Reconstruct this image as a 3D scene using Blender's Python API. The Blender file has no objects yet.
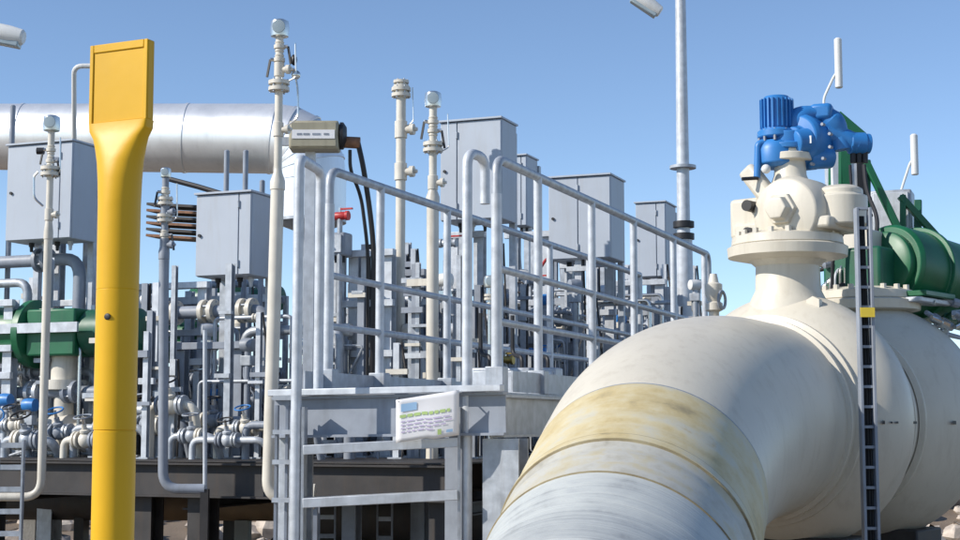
import bpy, math, random
from mathutils import Vector, Matrix
R = math.radians
V = Vector
scene = bpy.context.scene
col = scene.collection
rnd = random.Random(7)

# ---------------------------------------------------------------- camera
F = 1500.0; EYE = 1.65; PITCH = math.atan(155 / F)
cam_d = bpy.data.cameras.new('camera'); cam = bpy.data.objects.new('camera', cam_d); col.objects.link(cam)
cam.location = (0, 0, EYE); cam.rotation_euler = (R(90) + PITCH, 0, 0)
cam_d.sensor_width = 36; cam_d.lens = 36 * F / 960; cam_d.clip_end = 3000; cam_d.clip_start = .05
scene.camera = cam
# ---------------------------------------------------------------- sky, sun, exposure
SUN_EL, SUN_AZ = R(33), R(-109)          # azimuth clockwise from +Y : to the left, a little behind the camera
sun_dir = V((math.sin(SUN_AZ) * math.cos(SUN_EL), math.cos(SUN_AZ) * math.cos(SUN_EL), math.sin(SUN_EL)))
w = bpy.data.worlds.new('World'); scene.world = w; w.use_nodes = True
nt = w.node_tree; bg = nt.nodes['Background']
sky = nt.nodes.new('ShaderNodeTexSky'); sky.sky_type = 'NISHITA'; sky.sun_disc = False
sky.sun_elevation = SUN_EL; sky.sun_rotation = SUN_AZ; sky.altitude = 2500; sky.air_density = 1.0; sky.dust_density = .2; sky.ozone_density = 2.3
nt.links.new(sky.outputs[0], bg.inputs[0]); bg.inputs[1].default_value = .15
sd = bpy.data.lights.new('sun', 'SUN'); sd.energy = 4.4; sd.angle = R(.53); sd.color = (1, .94, .85)
sun = bpy.data.objects.new('sun', sd); col.objects.link(sun); sun.location = (-20, -5, 30)
sun.rotation_euler = (-sun_dir).to_track_quat('-Z', 'Y').to_euler()
scene.view_settings.view_transform = 'Standard'; scene.view_settings.look = 'None'
scene.view_settings.exposure = 0.2; scene.view_settings.gamma = 1; scene.view_settings.use_curve_mapping = False

# ---------------------------------------------------------------- helpers: places
cp, sp = math.cos(PITCH), math.sin(PITCH)
def P(px, py, Y):                        # photo column, row and real distance -> point
    u = (270 - py) / F; d = V(((px - 480) / F, cp - u * sp, sp + u * cp))
    d *= Y / d.y
    return V((d.x, d.y, d.z + EYE))
def Zat(py, Y): return P(480, py, Y).z
PHI = .38
A = V((math.sin(PHI), math.cos(PHI), 0)); B = V((math.cos(PHI), -math.sin(PHI), 0)); K = V((0, 0, 1))
O = V((-1.28, 9.6, 0)); DECK = 1.42
def G(s, t, z=0): return O + B * s + A * t + K * z      # plant grid: s across, t away
def D(px, t, z=DECK, py=400):                            # point of row t in that photo column
    k = P(px, py, 1).x
    # (O.x+B.x s+A.x t) = k (O.y+B.y s+A.y t)
    s = (k * (O.y + A.y * t) - O.x - A.x * t) / (B.x - k * B.y)
    return G(s, t, z)

# ---------------------------------------------------------------- helpers: meshes
def frame(ax):
    ax = V(ax).normalized(); h = K if abs(ax.z) < .95 else V((1, 0, 0))
    x = h.cross(ax).normalized(); return x, ax.cross(x), ax
class MB:
    k = 1.0                               # size factor for the assembly being built
    def __init__(s): s.v = []; s.f = []; s.uv = None
    def box(s, c, size, ax=(B, A, K)):
        c = V(c); h = [ax[i] * size[i] / 2 * MB.k for i in range(3)]; n = len(s.v)
        for k in (-1, 1):
            for j in (-1, 1):
                for i in (-1, 1): s.v.append(c + h[0] * i + h[1] * j + h[2] * k)
        for f in ((0, 2, 3, 1), (4, 5, 7, 6), (0, 1, 5, 4), (2, 6, 7, 3), (0, 4, 6, 2), (1, 3, 7, 5)): s.f.append([n + q for q in f])
        return s
    def bar(s, p0, p1, w, h, up=K):       # rectangular bar between two points
        p0, p1 = V(p0), V(p1); d = p1 - p0; L = d.length; d.normalize()
        if abs(d.dot(up)) > .97: up = A
        x = d.cross(up).normalized(); z = x.cross(d)
        return s.box((p0 + p1) / 2, (w, L / MB.k, h), (x, d, z))
    def rings(s, rs, n=16, caps=True, closed=False):   # rs: (centre, axis, radius[, up])
        b0 = len(s.v)
        for r in rs:
            if len(r) > 3: up = V(r[3]); x = up.cross(V(r[1])).normalized(); y = up
            else: x, y, _ = frame(r[1])
            for i in range(n):
                a = 2 * math.pi * i / n; s.v.append(V(r[0]) + (x * math.cos(a) + y * math.sin(a)) * r[2] * MB.k)
        m = len(rs)
        for k in range(m - 1):
            for i in range(n):
                j = (i + 1) % n; s.f.append([b0 + k * n + i, b0 + k * n + j, b0 + (k + 1) * n + j, b0 + (k + 1) * n + i])
        if caps:
            s.f.append([b0 + i for i in range(n)][::-1]); s.f.append([b0 + (m - 1) * n + i for i in range(n)])
        return s
    def cyl(s, p0, p1, r0, r1=None, n=16, caps=True):
        d = V(p1) - V(p0); return s.rings([(p0, d, r0), (p1, d, r0 if r1 is None else r1)], n, caps)
    def lathe(s, p, ax, prof, n=20, caps=True):         # prof: (distance, radius)
        ax = V(ax).normalized(); return s.rings([(V(p) + ax * d * MB.k, ax, max(r, .0005)) for d, r in prof], n, caps)
    def tube(s, pts, r, n=10, caps=True):
        pts = [V(p) for p in pts]; m = len(pts); tn = []
        for i in range(m):
            a = (pts[i] - pts[i - 1]).normalized() if i else None; b = (pts[i + 1] - pts[i]).normalized() if i < m - 1 else None
            tn.append(((a or b) + (b or a)).normalized())
        up = frame(tn[0])[1]; rs = []
        for i in range(m):
            up = (up - tn[i] * up.dot(tn[i])).normalized(); q = r[min(i, len(r) - 1)] if isinstance(r, (list, tuple)) else r
            rs.append((pts[i], tn[i], q, up.copy()))
        return s.rings(rs, n, caps)
    def ball(s, c, r, n=14, sc=(1, 1, 1), ax=None):
        ax = ax or (V((1, 0, 0)), V((0, 1, 0)), K); m = n // 2 + 1; b0 = len(s.v); c = V(c); r = r * MB.k
        for k in range(m):
            th = math.pi * (k + .02) / (m - 1 + .04)
            for i in range(n):
                a = 2 * math.pi * i / n
                s.v.append(c + ax[0] * (r * sc[0] * math.sin(th) * math.cos(a)) + ax[1] * (r * sc[1] * math.sin(th) * math.sin(a)) + ax[2] * (r * sc[2] * math.cos(th)))
        for k in range(m - 1):
            for i in range(n):
                j = (i + 1) % n; s.f.append([b0 + k * n + i, b0 + (k + 1) * n + i, b0 + (k + 1) * n + j, b0 + k * n + j])
        s.f.append([b0 + i for i in range(n)]); s.f.append([b0 + (m - 1) * n + i for i in range(n)][::-1])
        return s
    def prism(s, pts, d):                               # planar outline pushed along d
        n = len(pts); b0 = len(s.v); d = V(d); s.v += [V(p) for p in pts] + [V(p) + d for p in pts]
        s.f.append([b0 + i for i in range(n)][::-1]); s.f.append([b0 + n + i for i in range(n)])
        for i in range(n):
            j = (i + 1) % n; s.f.append([b0 + i, b0 + j, b0 + n + j, b0 + n + i])
        return s
    def ibeam(s, p0, p1, h, w, tf=.012, tw=.008, up=K, side=None):
        p0, p1 = V(p0), V(p1); d = (p1 - p0).normalized()
        if abs(d.dot(up)) > .97: up = A
        x = d.cross(up).normalized(); z = x.cross(d)
        if side is not None: x = V(side); z = x.cross(d).normalized()
        o = [(-w, -h), (w, -h), (w, -h + 2 * tf), (tw, -h + 2 * tf), (tw, h - 2 * tf), (w, h - 2 * tf), (w, h), (-w, h), (-w, h - 2 * tf), (-tw, h - 2 * tf), (-tw, -h + 2 * tf), (-w, -h + 2 * tf)]
        return s.prism([p0 + x * a / 2 + z * b / 2 for a, b in o], p1 - p0)
    def bolts(s, c, ax, rad, k, r, h):
        x, y, ax = frame(ax)
        for i in range(k):
            a = 2 * math.pi * (i + .5) / k; q = V(c) + (x * math.cos(a) + y * math.sin(a)) * rad * MB.k
            s.cyl(q - ax * h / 2 * MB.k, q + ax * h / 2 * MB.k, r, n=6)
        return s
def fillet(pts, r, n=5):
    pts = [V(p) for p in pts]; out = [pts[0]]
    for i in range(1, len(pts) - 1):
        a, b, c = pts[i - 1], pts[i], pts[i + 1]; u = (a - b); v = (c - b)
        q = min(r, u.length * .49, v.length * .49); u.normalize(); v.normalize()
        p0, p1 = b + u * q, b + v * q
        for k in range(n + 1):
            t = k / n; out.append(p0 * (1 - t) ** 2 + b * 2 * t * (1 - t) + p1 * t * t)
    return out + [pts[-1]]
def obj(name, mb, m, parent=None, bevel=0, smooth=35):
    me = bpy.data.meshes.new(name); off = parent_loc(parent)
    me.from_pydata([tuple(p - off) for p in mb.v], [], mb.f); me.update()
    import bmesh
    bm = bmesh.new(); bm.from_mesh(me); bmesh.ops.recalc_face_normals(bm, faces=bm.faces); bm.to_mesh(me); bm.free()
    me.shade_smooth(); me.set_sharp_from_angle(angle=R(smooth))
    me.materials.append(M[m]); o = bpy.data.objects.new(name, me); col.objects.link(o)
    if parent: o.parent = parent
    if name in ('bolt_ring', 'cooling_fins'): o['kind'] = 'stuff'
    if bevel:
        md = o.modifiers.new('bevel', 'BEVEL'); md.width = bevel; md.segments = 2; md.limit_method = 'ANGLE'; md.harden_normals = False
    return o
def parent_loc(p):
    l = V((0, 0, 0))
    while p: l = l + V(p.location); p = p.parent
    return l
labels = {}
def tag(o, label, cat, group=None, kind=None):
    if label:
        assert group or label not in labels, label
        labels[label] = 1; o['label'] = label
    if cat: o['category'] = cat
    if group: o['group'] = group
    if kind: o['kind'] = kind
    return o
def thing(name, loc, label, cat, group=None):
    o = bpy.data.objects.new(name, None); col.objects.link(o); o.location = loc; o.empty_display_size = .1
    return tag(o, label, cat, group)

# ---------------------------------------------------------------- materials
M = {}
def mat(name, c, rough=.5, metal=0., var=.12, scale=6., dirt=0., dirt_col=(.12, .1, .08), bump=0., streak=True, coat=0., spec=.5, fine=0.):
    m = bpy.data.materials.new(name); m.use_nodes = True; M[name] = m; n = m.node_tree; L = n.links; N = n.nodes
    b = N['Principled BSDF']; b.inputs['Roughness'].default_value = rough; b.inputs['Metallic'].default_value = metal
    b.inputs['Coat Weight'].default_value = coat; b.inputs['Specular IOR Level'].default_value = spec
    tc = N.new('ShaderNodeTexCoord')
    geo = N.new('ShaderNodeNewGeometry')
    no = N.new('ShaderNodeTexNoise'); no.inputs['Scale'].default_value = scale; no.inputs['Detail'].default_value = 6; L.new(geo.outputs['Position'], no.inputs['Vector'])
    mx = N.new('ShaderNodeMix'); mx.data_type = 'RGBA'
    mx.inputs[6].default_value = (*[x * (1 - var) for x in c], 1); mx.inputs[7].default_value = (*[min(1, x * (1 + var)) for x in c], 1)
    rp = N.new('ShaderNodeValToRGB'); rp.color_ramp.elements[0].position = .3; rp.color_ramp.elements[1].position = .7
    L.new(no.outputs['Fac'], rp.inputs[0]); L.new(rp.outputs[0], mx.inputs[0]); out = mx.outputs[2]
    if dirt:
        mp = N.new('ShaderNodeMapping'); mp.inputs['Scale'].default_value = (14, 14, 1.6) if streak else (7, 7, 7); L.new(geo.outputs['Position'], mp.inputs[0])
        n2 = N.new('ShaderNodeTexNoise'); n2.inputs['Scale'].default_value = 1.3; n2.inputs['Detail'].default_value = 8; n2.inputs['Roughness'].default_value = .65; L.new(mp.outputs[0], n2.inputs['Vector'])
        r2 = N.new('ShaderNodeValToRGB'); r2.color_ramp.elements[0].position = .5; r2.color_ramp.elements[1].position = .78
        r2.color_ramp.elements[0].color = (0, 0, 0, 1); r2.color_ramp.elements[1].color = (dirt, dirt, dirt, 1)
        L.new(n2.outputs['Fac'], r2.inputs[0])
        m2 = N.new('ShaderNodeMix'); m2.data_type = 'RGBA'; L.new(r2.outputs[0], m2.inputs[0]); L.new(out, m2.inputs[6]); m2.inputs[7].default_value = (*dirt_col, 1); out = m2.outputs[2]
    L.new(out, b.inputs['Base Color'])
    mr = N.new('ShaderNodeMapRange'); mr.inputs[3].default_value = max(.05, rough - .08); mr.inputs[4].default_value = min(1, rough + .12); L.new(no.outputs['Fac'], mr.inputs[0]); L.new(mr.outputs[0], b.inputs['Roughness'])
    if bump:
        n3 = N.new('ShaderNodeTexNoise'); n3.inputs['Scale'].default_value = fine or 40; n3.inputs['Detail'].default_value = 4; L.new(geo.outputs['Position'], n3.inputs['Vector'])
        bp = N.new('ShaderNodeBump'); bp.inputs['Strength'].default_value = bump; bp.inputs['Distance'].default_value = .01; L.new(n3.outputs['Fac'], bp.inputs['Height']); L.new(bp.outputs[0], b.inputs['Normal'])
    return m
mat('cream', (.625, .58, .485), .38, var=.05, scale=2.5, dirt=.32, dirt_col=(.33, .27, .19), bump=.06, fine=50)
mat('cream_pipe', (.64, .60, .52), .42, var=.08, scale=9, dirt=.55, dirt_col=(.3, .25, .18))
mat('white_paint', (.70, .70, .68), .4, var=.05, scale=5, dirt=.2)
mat('galv', (.40, .43, .47), .45, metal=.3, var=.2, scale=18, dirt=.5, dirt_col=(.19, .18, .17), bump=.06, fine=90)
mat('galv_light', (.53, .56, .60), .45, metal=.2, var=.16, scale=16, dirt=.42, dirt_col=(.26, .25, .23), bump=.06, fine=90)
mat('steel_grey', (.26, .29, .34), .5, var=.15, scale=9, dirt=.35, dirt_col=(.1, .09, .08))
mat('steel_dark', (.034, .031, .031), .6, var=.35, scale=7, dirt=.5, dirt_col=(.07, .045, .028))  # base colour darkened to hold the shade on the skid beams
mat('cabinet', (.41, .455, .52), .5, var=.05, scale=3, dirt=.32, dirt_col=(.34, .33, .31), bump=.03, fine=5)
mat('cladding', (.80, .81, .82), .36, metal=.6, var=.06, scale=3, dirt=.2, dirt_col=(.4, .4, .42), bump=.05, fine=8)
mat('yellow', (.70, .395, .010), .42, var=.06, scale=4, dirt=.14, dirt_col=(.5, .33, .08), bump=.04, fine=30, spec=.3)
mat('green', (.009, .12, .05), .4, var=.15, scale=8, dirt=.3, dirt_col=(.05, .1, .06))
mat('green_dark', (.008, .10, .055), .45, var=.2, scale=8, dirt=.3)
mat('blue', (.03, .19, .50), .4, var=.12, scale=9, dirt=.25, dirt_col=(.03, .1, .25))
mat('black', (.015, .015, .018), .5, var=.3)
mat('glass', (.35, .42, .45), .12, var=.1)
mat('chrome', (.62, .62, .60), .25, metal=.9, var=.06)
mat('tan_box', (.36, .33, .24), .5, var=.1, dirt=.3)
mat('brown_pipe', (.24, .15, .085), .6, var=.2, dirt=.3)
mat('rust', (.22, .11, .06), .75, var=.3, scale=30)
mat('red', (.45, .03, .03), .45, var=.2)
mat('brass', (.45, .33, .10), .35, metal=.8)
mat('yellow_tag', (.75, .55, .05), .5)
mat('concrete', (.36, .35, .33), .85, var=.15, bump=.3)
mat('rock', (.50, .43, .36), .9, var=.3, scale=9, bump=.5, fine=25)
mat('rock_dark', (.30, .25, .21), .9, var=.3, scale=9, bump=.5, fine=25)
mat('print_blue', (.35, .55, .78), .5, var=.03); mat('print_green', (.45, .60, .22), .5, var=.03); mat('print_purple', (.55, .48, .66), .5, var=.03)
mat('poster', (.80, .79, .80), .45, var=.03)
# ground: pale gravel and dust
def ground_mat():
    m = mat('ground', (.20, .15, .105), .95, var=.25, scale=1.2, bump=.9, fine=35)
    return m
ground_mat()
# tape-wrapped leg: bands run round the pipe, so stretch along its own axis
def wrap_mat(name, cols, rough, scale, axis, origin, bumps=.3):
    m = bpy.data.materials.new(name); m.use_nodes = True; M[name] = m; n = m.node_tree; L = n.links; N = n.nodes; b = N['Principled BSDF']; b.inputs['Roughness'].default_value = rough
    geo = N.new('ShaderNodeNewGeometry')
    sb = N.new('ShaderNodeVectorMath'); sb.operation = 'SUBTRACT'; sb.inputs[1].default_value = origin; L.new(geo.outputs['Position'], sb.inputs[0])
    dt = N.new('ShaderNodeVectorMath'); dt.operation = 'DOT_PRODUCT'; dt.inputs[1].default_value = axis; L.new(sb.outputs[0], dt.inputs[0])
    mp = N.new('ShaderNodeVectorMath'); mp.operation = 'SCALE'; mp.inputs[3].default_value = 1.1; L.new(geo.outputs['Position'], mp.inputs[0])
    ml = N.new('ShaderNodeVectorMath'); ml.operation = 'SCALE'; ml.inputs[0].default_value = axis
    mu = N.new('ShaderNodeMath'); mu.operation = 'MULTIPLY'; mu.inputs[1].default_value = scale; L.new(dt.outputs['Value'], mu.inputs[0]); L.new(mu.outputs[0], ml.inputs[3])
    ad = N.new('ShaderNodeVectorMath'); ad.operation = 'ADD'; L.new(mp.outputs[0], ad.inputs[0]); L.new(ml.outputs[0], ad.inputs[1])
    no = N.new('ShaderNodeTexNoise'); no.inputs['Scale'].default_value = 1.; no.inputs['Detail'].default_value = 7; no.inputs['Roughness'].default_value = .6; L.new(ad.outputs[0], no.inputs['Vector'])
    rp = N.new('ShaderNodeValToRGB'); e = rp.color_ramp.elements
    while len(e) < len(cols): e.new(.5)
    for i, c in enumerate(cols): e[i].position = .34 + .32 * i / (len(cols) - 1); e[i].color = (*c, 1)
    nb = N.new('ShaderNodeTexNoise'); nb.inputs['Scale'].default_value = 5.5; nb.inputs['Detail'].default_value = 5; nb.inputs['Roughness'].default_value = .65; L.new(geo.outputs['Position'], nb.inputs['Vector'])
    mxf = N.new('ShaderNodeMix'); mxf.data_type = 'FLOAT'; mxf.inputs[0].default_value = .58; L.new(no.outputs['Fac'], mxf.inputs[2]); L.new(nb.outputs['Fac'], mxf.inputs[3])
    L.new(mxf.outputs[0], rp.inputs[0]); L.new(rp.outputs[0], b.inputs['Base Color'])
    bp = N.new('ShaderNodeBump'); bp.inputs['Strength'].default_value = bumps; bp.inputs['Distance'].default_value = .01; L.new(no.outputs['Fac'], bp.inputs['Height']); L.new(bp.outputs[0], b.inputs['Normal'])
    return m

# ================================================================ ground
g = MB(); nx = 90
ys = [-30 + 2 * i for i in range(24)] + [18 + .5 * i for i in range(45)] + [42, 50, 70, 120, 250, 600, 1500]
xs = [-900, -300, -100, -40] + [-20 + 1.0 * i for i in range(41)] + [40, 100, 300, 900]
for y in ys:
    for x in xs:
        bank = max(0, min(1, (y - 17.5) / 6)); bank = bank * bank * (3 - 2 * bank) * .75
        near = 1 if abs(x) < 40 and y < 45 else 0
        g.v.append(V((x, y, bank * (.8 + .2 * math.sin(x * .9) * math.cos(y * .7)) * (1 if y < 60 else .6) + near * rnd.uniform(-.03, .03) * (y > 17))))
nc = len(xs)
for j in range(len(ys) - 1):
    for i in range(nc - 1): g.f.append([j * nc + i, j * nc + i + 1, (j + 1) * nc + i + 1, (j + 1) * nc + i])
tag(obj('ground', g, 'ground', smooth=80), None, None, kind='structure')

# ================================================================ big pipeline (right)
MB.k = PK = .83
PH = .70; q1 = V((1.253, 6.977, 1.673)); Rb, be, psi = 2.647 * PK, .593, .706; PR = .55
a_ = V((math.sin(PH), math.cos(PH), 0)); b_ = V((math.cos(PH), -math.sin(PH), 0))
dn = -K * math.cos(psi) + b_ * math.sin(psi)
el = [(q1 + a_ * .10 * PK, a_, PR, -dn)]
for k in range(25):
    t = be * k / 24; el.append((q1 - a_ * Rb * math.sin(t) + dn * Rb * (1 - math.cos(t)), a_ * math.cos(t) - dn * math.sin(t), PR + .042 * math.sin(math.pi * k / 24) ** .8, -(dn * math.cos(t) + a_ * math.sin(t))))
ce, ae, _, ue = el[-1]
Llen = (ce.z + .5) / ae.z / PK; aes = ae * PK
wrap_mat('tape_yellow', [(.34, .28, .16), (.52, .42, .22), (.58, .50, .31), (.55, .52, .41), (.48, .36, .16)], .55, 6, ae, ce)
wrap_mat('tape_brown', [(.12, .09, .05), (.26, .21, .12), (.42, .36, .22)], .6, 3, ae, ce)
wrap_mat('tape_pale', [(.24, .23, .19), (.40, .38, .32), (.48, .47, .42), (.48, .43, .30), (.42, .36, .26)], .55, 9, ae, ce)
wrap_mat('film_grey', [(.28, .29, .29), (.44, .46, .45), (.50, .52, .50), (.42, .44, .44)], .5, 40, ae, ce, .5)
root = thing('pipeline_elbow', V((ce.x, ce.y, 0)), 'thick cream pipe elbow, its lower leg wrapped in yellowed tape and grey film', 'pipe')
obj('elbow', MB().rings(el, 96, caps=False), 'cream', root)
obj('seam_weld', MB().tube([c0 + (u0 * math.cos(.35) - u0.cross(x0).normalized() * -math.sin(.35)) * r0 * PK for c0, x0, r0, u0 in el], .006, 6), 'cream', root)
def legz(d0, d1, r0, r1=None, m=2):
    return [(ce - aes * (d0 + (d1 - d0) * i / (m - 1)), ae, r0 + ((r1 or r0) - r0) * i / (m - 1), ue) for i in range(m)]
def bumpy(d0, d1, r, amp, m, seed):
    rg = random.Random(seed); return [(ce - aes * (d0 + (d1 - d0) * i / (m - 1)), ae, r + rg.uniform(-amp, amp), ue) for i in range(m)]
obj('tape_band', MB().rings([(ce - aes * .0, ae, PR - .01, ue)] + bumpy(.005, .55, PR + .012, .003, 18, 1) + [(ce - aes * .552, ae, PR - .01, ue)], 96, caps=False), 'tape_yellow', root)['label'] = 'wide yellowed tape band with streaks'
obj('tape_band', MB().rings([(ce - aes * .545, ae, PR - .01, ue)] + bumpy(.546, .60, PR + .02, .003, 4, 5) + [(ce - aes * .602, ae, PR - .01, ue)], 96, caps=False), 'tape_yellow', root)['label'] = 'narrow raised yellow tape edge'
obj('tape_band', MB().rings([(ce - aes * .59, ae, PR - .01, ue)] + bumpy(.595, .90, PR + .010, .004, 12, 2) + [(ce - aes * .905, ae, PR - .01, ue)], 96, caps=False), 'tape_pale', root)['label'] = 'pale dirty tape band'
for d_ in (.545, .60, .895): obj('tape_edge', MB().rings([(ce - aes * d_, ae, PR + .005, ue), (ce - aes * (d_ + .004), ae, PR + .021, ue), (ce - aes * (d_ + .007), ae, PR + .021, ue), (ce - aes * (d_ + .014), ae, PR + .005, ue)], 96, caps=False), 'tape_brown', root)
rg = random.Random(3); fr = [(ce - aes * .89, ae, PR - .01, ue)]; d = .895
while d < Llen:
    st_ = rg.uniform(.05, .2); fr += [(ce - aes * d, ae, PR + rg.uniform(.014, .017), ue), (ce - aes * (d + st_ - .004), ae, PR + rg.uniform(.012, .014), ue)]; d += st_
obj('film_wrap', MB().rings(fr, 96, caps=False), 'film_grey', root)
obj('weld_bead', MB().lathe(ce - aes * -.012, -ae, [(0, PR), (.004, PR + .008), (.012, PR + .009), (.018, PR)], 96, False), 'steel_grey', root)
# ---- valve bodies in line with the elbow
def along(t): return q1 + a_ * t * PK
def body(root, t0, prof, name='body'):
    return obj(name, MB().rings([(along(t), a_, r, K) for t, r in prof], 96, caps=False), 'cream', root)
def smoothprof(pts, k=8):
    out = []
    for i in range(len(pts) - 1):
        for j in range(k):
            u = j / k; u2 = u * u * (3 - 2 * u); out.append((pts[i][0] + (pts[i + 1][0] - pts[i][0]) * u, pts[i][1] + (pts[i + 1][1] - pts[i][1]) * u2))
    return out + [pts[-1]]
def bead(root, t, r, wd=.03, h=.014):
    obj('weld_bead', MB().rings([(along(t - wd / 2), a_, r - .004, K), (along(t - wd / 4), a_, r + h, K), (along(t + wd / 4), a_, r + h, K), (along(t + wd / 2), a_, r - .004, K)], 96, caps=False), 'cream', root)
v1 = thing('ball_valve', V((along(.42).x, along(.42).y, 0)), 'cream ball valve body directly behind the elbow, carrying the blue actuator', 'valve', None)
def dome(t0, t1, r0, h, n=22): return [(t0 + (t1 - t0) * i / n, r0 + h * max(0, math.sin(math.pi * i / n)) ** .75) for i in range(n + 1)]
body(v1, .12, [(.09, .55), (.13, .565)] + dome(.16, .74, .565, .17) + [(.80, .553), (.86, .55)])
bead(v1, .09, .552, .04, .02); bead(v1, .16, .567, .05, .028); bead(v1, .75, .56, .05, .02)
v2 = thing('ball_valve', V((along(1.6).x, along(1.6).y, 0)), 'cream ball valve body with dark stencil marks beyond the cable ladder, under the green actuator', 'valve', None)
body(v2, 1.5, [(.86, .55), (.97, .553)] + dome(1.0, 1.86, .565, .17) + [(1.9, .55), (1.95, .50), (2.06, .42), (2.12, .41), (5.5, .41)])
bead(v2, .90, .552, .04, .02); bead(v2, .99, .565, .05, .028); bead(v2, 1.88, .558, .05, .02)
# stencil marks
def mark(t, ang, dt, dang, r):
    mb = MB(); n = 4
    for i in range(n + 1):
        for j in range(2):
            al = ang + dang * (i / n - .5); mb.v.append(along(t + dt * (j - .5)) + (b_ * math.cos(al) + K * math.sin(al)) * r * PK)
    for i in range(n): mb.f.append([2 * i, 2 * i + 1, 2 * i + 3, 2 * i + 2])
    return mb
def on_body(px, py, prof):
    best = None
    for k in range(len(prof) - 1):
        for j in range(6):
            t = prof[k][0] + (prof[k + 1][0] - prof[k][0]) * j / 6; r = prof[k][1] + (prof[k + 1][1] - prof[k][1]) * j / 6
            for i in range(-30, 60):
                p = along(t) + (b_ * math.cos(i * .02) + K * math.sin(i * .02)) * r * PK; dz = p.z - EYE
                d = p.y * cp + dz * sp; e = (480 + F * p.x / d - px) ** 2 + (270 - F * (-p.y * sp + dz * cp) / d - py) ** 2
                if best is None or e < best[0]: best = (e, t, i * .02, r)
    return best[1:]
pv1 = [(.75, .685), (1.0, .685), (1.38, .60), (1.5, .565)]; pv2 = dome(.16, .74, .565, .17) + dome(1.0, 1.86, .565, .17)
for px, dt, da in ((884, .05, .028), (891, .035, .014), (897, .05, .016), (914, .06, .02), (955, .08, .03)):
    t, an_, r = on_body(px, 423, pv2); o = obj('stencil_mark', mark(t, an_, dt, da, r + .004), 'black', v2)
# supports under the line
for i, t in enumerate((.45, 1.43)):
    c = along(t); pd = thing('pipe_support', V((c.x, c.y, 0)), ('dark saddle and concrete plinth under the valve behind the elbow', 'dark saddle and concrete plinth under the far valve with stencil marks')[i], 'support')
    obj('plinth', MB().box(V((c.x, c.y, .36)), (1.0, .5, .72 / PK), (b_, a_, K)), 'concrete', pd, .015)
    obj('saddle', MB().box(V((c.x, c.y, .92)), (.8, .36, .42 / PK), (b_, a_, K)), 'steel_dark', pd, .01)

# ---- neck, bonnet and gearbox of valve 1
def neck(root, t, zb, sc, gear):
    c = along(t); bx_ = lambda x, y, z: V((c.x, c.y, 0)) + b_ * x * PK + a_ * y * PK + K * (zb + z * PK)
    obj('neck', MB().lathe(bx_(0, 0, -.12), K, [(0, .26 * sc), (.1 * sc, .215 * sc), (.15 * sc, .19 * sc), (.29 * sc, .185 * sc), (.33 * sc, .23 * sc)], 48), 'cream', root)
    obj('flange', MB().lathe(bx_(0, 0, .205), K, [(0, .25 * sc), (.02 * sc, .345 * sc), (.075 * sc, .35 * sc), (.085 * sc, .33 * sc)], 48), 'cream', root)
    f2 = obj('flange', MB().lathe(bx_(0, 0, .292), K, [(0, .32 * sc), (.004, .325 * sc), (.05 * sc, .32 * sc), (.075 * sc, .24 * sc)], 48), 'cream', root)
    obj('bolt_ring', MB().bolts(bx_(0, 0, .35), K, .285 * sc, 18, .019 * sc, .055 * sc), 'cream_pipe', f2)
    return bx_
bx1 = neck(v1, .46, 2.275, 1.0, True)
obj('lifting_lug', MB().prism([*[along(.3) + b_ * x * PK + K * z * PK for x, z in ((.2, .55), (.2, .68), (.24, .70), (.28, .68), (.28, .54))]], a_ * .03), 'cream', v1)
# gearbox: two lobes, hex boss and drum
gb = obj('gearbox', MB().lathe(bx1(.09, .14, .46), -a_, [(0, .05), (0.0, .2), (.06, .225), (.27, .225), (.33, .2), (.36, .12)], 40), 'cream', v1, .006)
obj('boss', MB().lathe(bx1(.09, -.21, .48), -a_, [(0, .10), (.04, .095), (.04, .075), (.09, .07), (.095, .06)], 6), 'cream', gb, .006)
obj('side_bracket', MB().box(bx1(-.20, .0, .46), (.2, .3, .24), (b_, a_, K)), 'cream', v1, .02)
for z in (.36, .52): obj('limit_stop', MB().cyl(bx1(-.13, -.14, z), bx1(-.13, -.24, z), .033, n=14), 'black', v1)
obj('bearing_housing', MB().lathe(bx1(.32, .05, .48), K, [(-.1, .12), (-.09, .155), (.08, .155), (.085, .13), (.12, .13), (.14, .09)], 32), 'cream', v1, .006)
obj('top_plate', MB().box(bx1(.05, .03, .395), (.62, .4, .07), (b_, a_, K)), 'cream', v1, .015)
obj('stem_column', MB().lathe(bx1(.03, 0, .62), K, [(0, .15), (.05, .11), (.09, .095), (.17, .09), (.172, .13), (.215, .13), (.217, .1), (.24, .1)], 32), 'cream', v1, .004)
obj('brace_arm', MB().bar(bx1(-.06, -.1, .58), bx1(-.2, -.1, .76), .1, .11), 'cream', v1, .02)

# ---- blue electric actuator on valve 1
Ya = bx1(0, 0, 0).y; ox = bx1(0, 0, 0)
def Q(px, py, dy=0): return P(px, py, Ya + dy * PK)
act = thing('electric_actuator', bx1(.03, 0, .862), 'bright blue electric actuator with finned upright motor on top of the cream valve', 'actuator')
zb = 1.04
mot0 = Q(777, 131); mot1 = Q(777, 97)
H = MB().lathe(mot0, K, [(0, .1), (.005, .098), (.0051, .086), ((mot1 - mot0).z / PK - .02, .086), ((mot1 - mot0).z / PK, .07)], 32)
mo = obj('motor', H, 'blue', act)
fn = MB()
for i in range(22):
    an = 2 * math.pi * i / 22; dv = V((math.cos(an), math.sin(an), 0)); fn.bar(mot0 + dv * .088 * PK + K * .012, mot0 + dv * .088 * PK + K * ((mot1 - mot0).z - .015), .007, .024, up=dv)
obj('cooling_fins', fn, 'blue', mo)
obj('motor_flange', MB().lathe(Q(777, 140), K, [(0, .085), (.012, .115), (.05, .115), (.056, .1)], 32), 'blue', act, .004)
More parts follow.
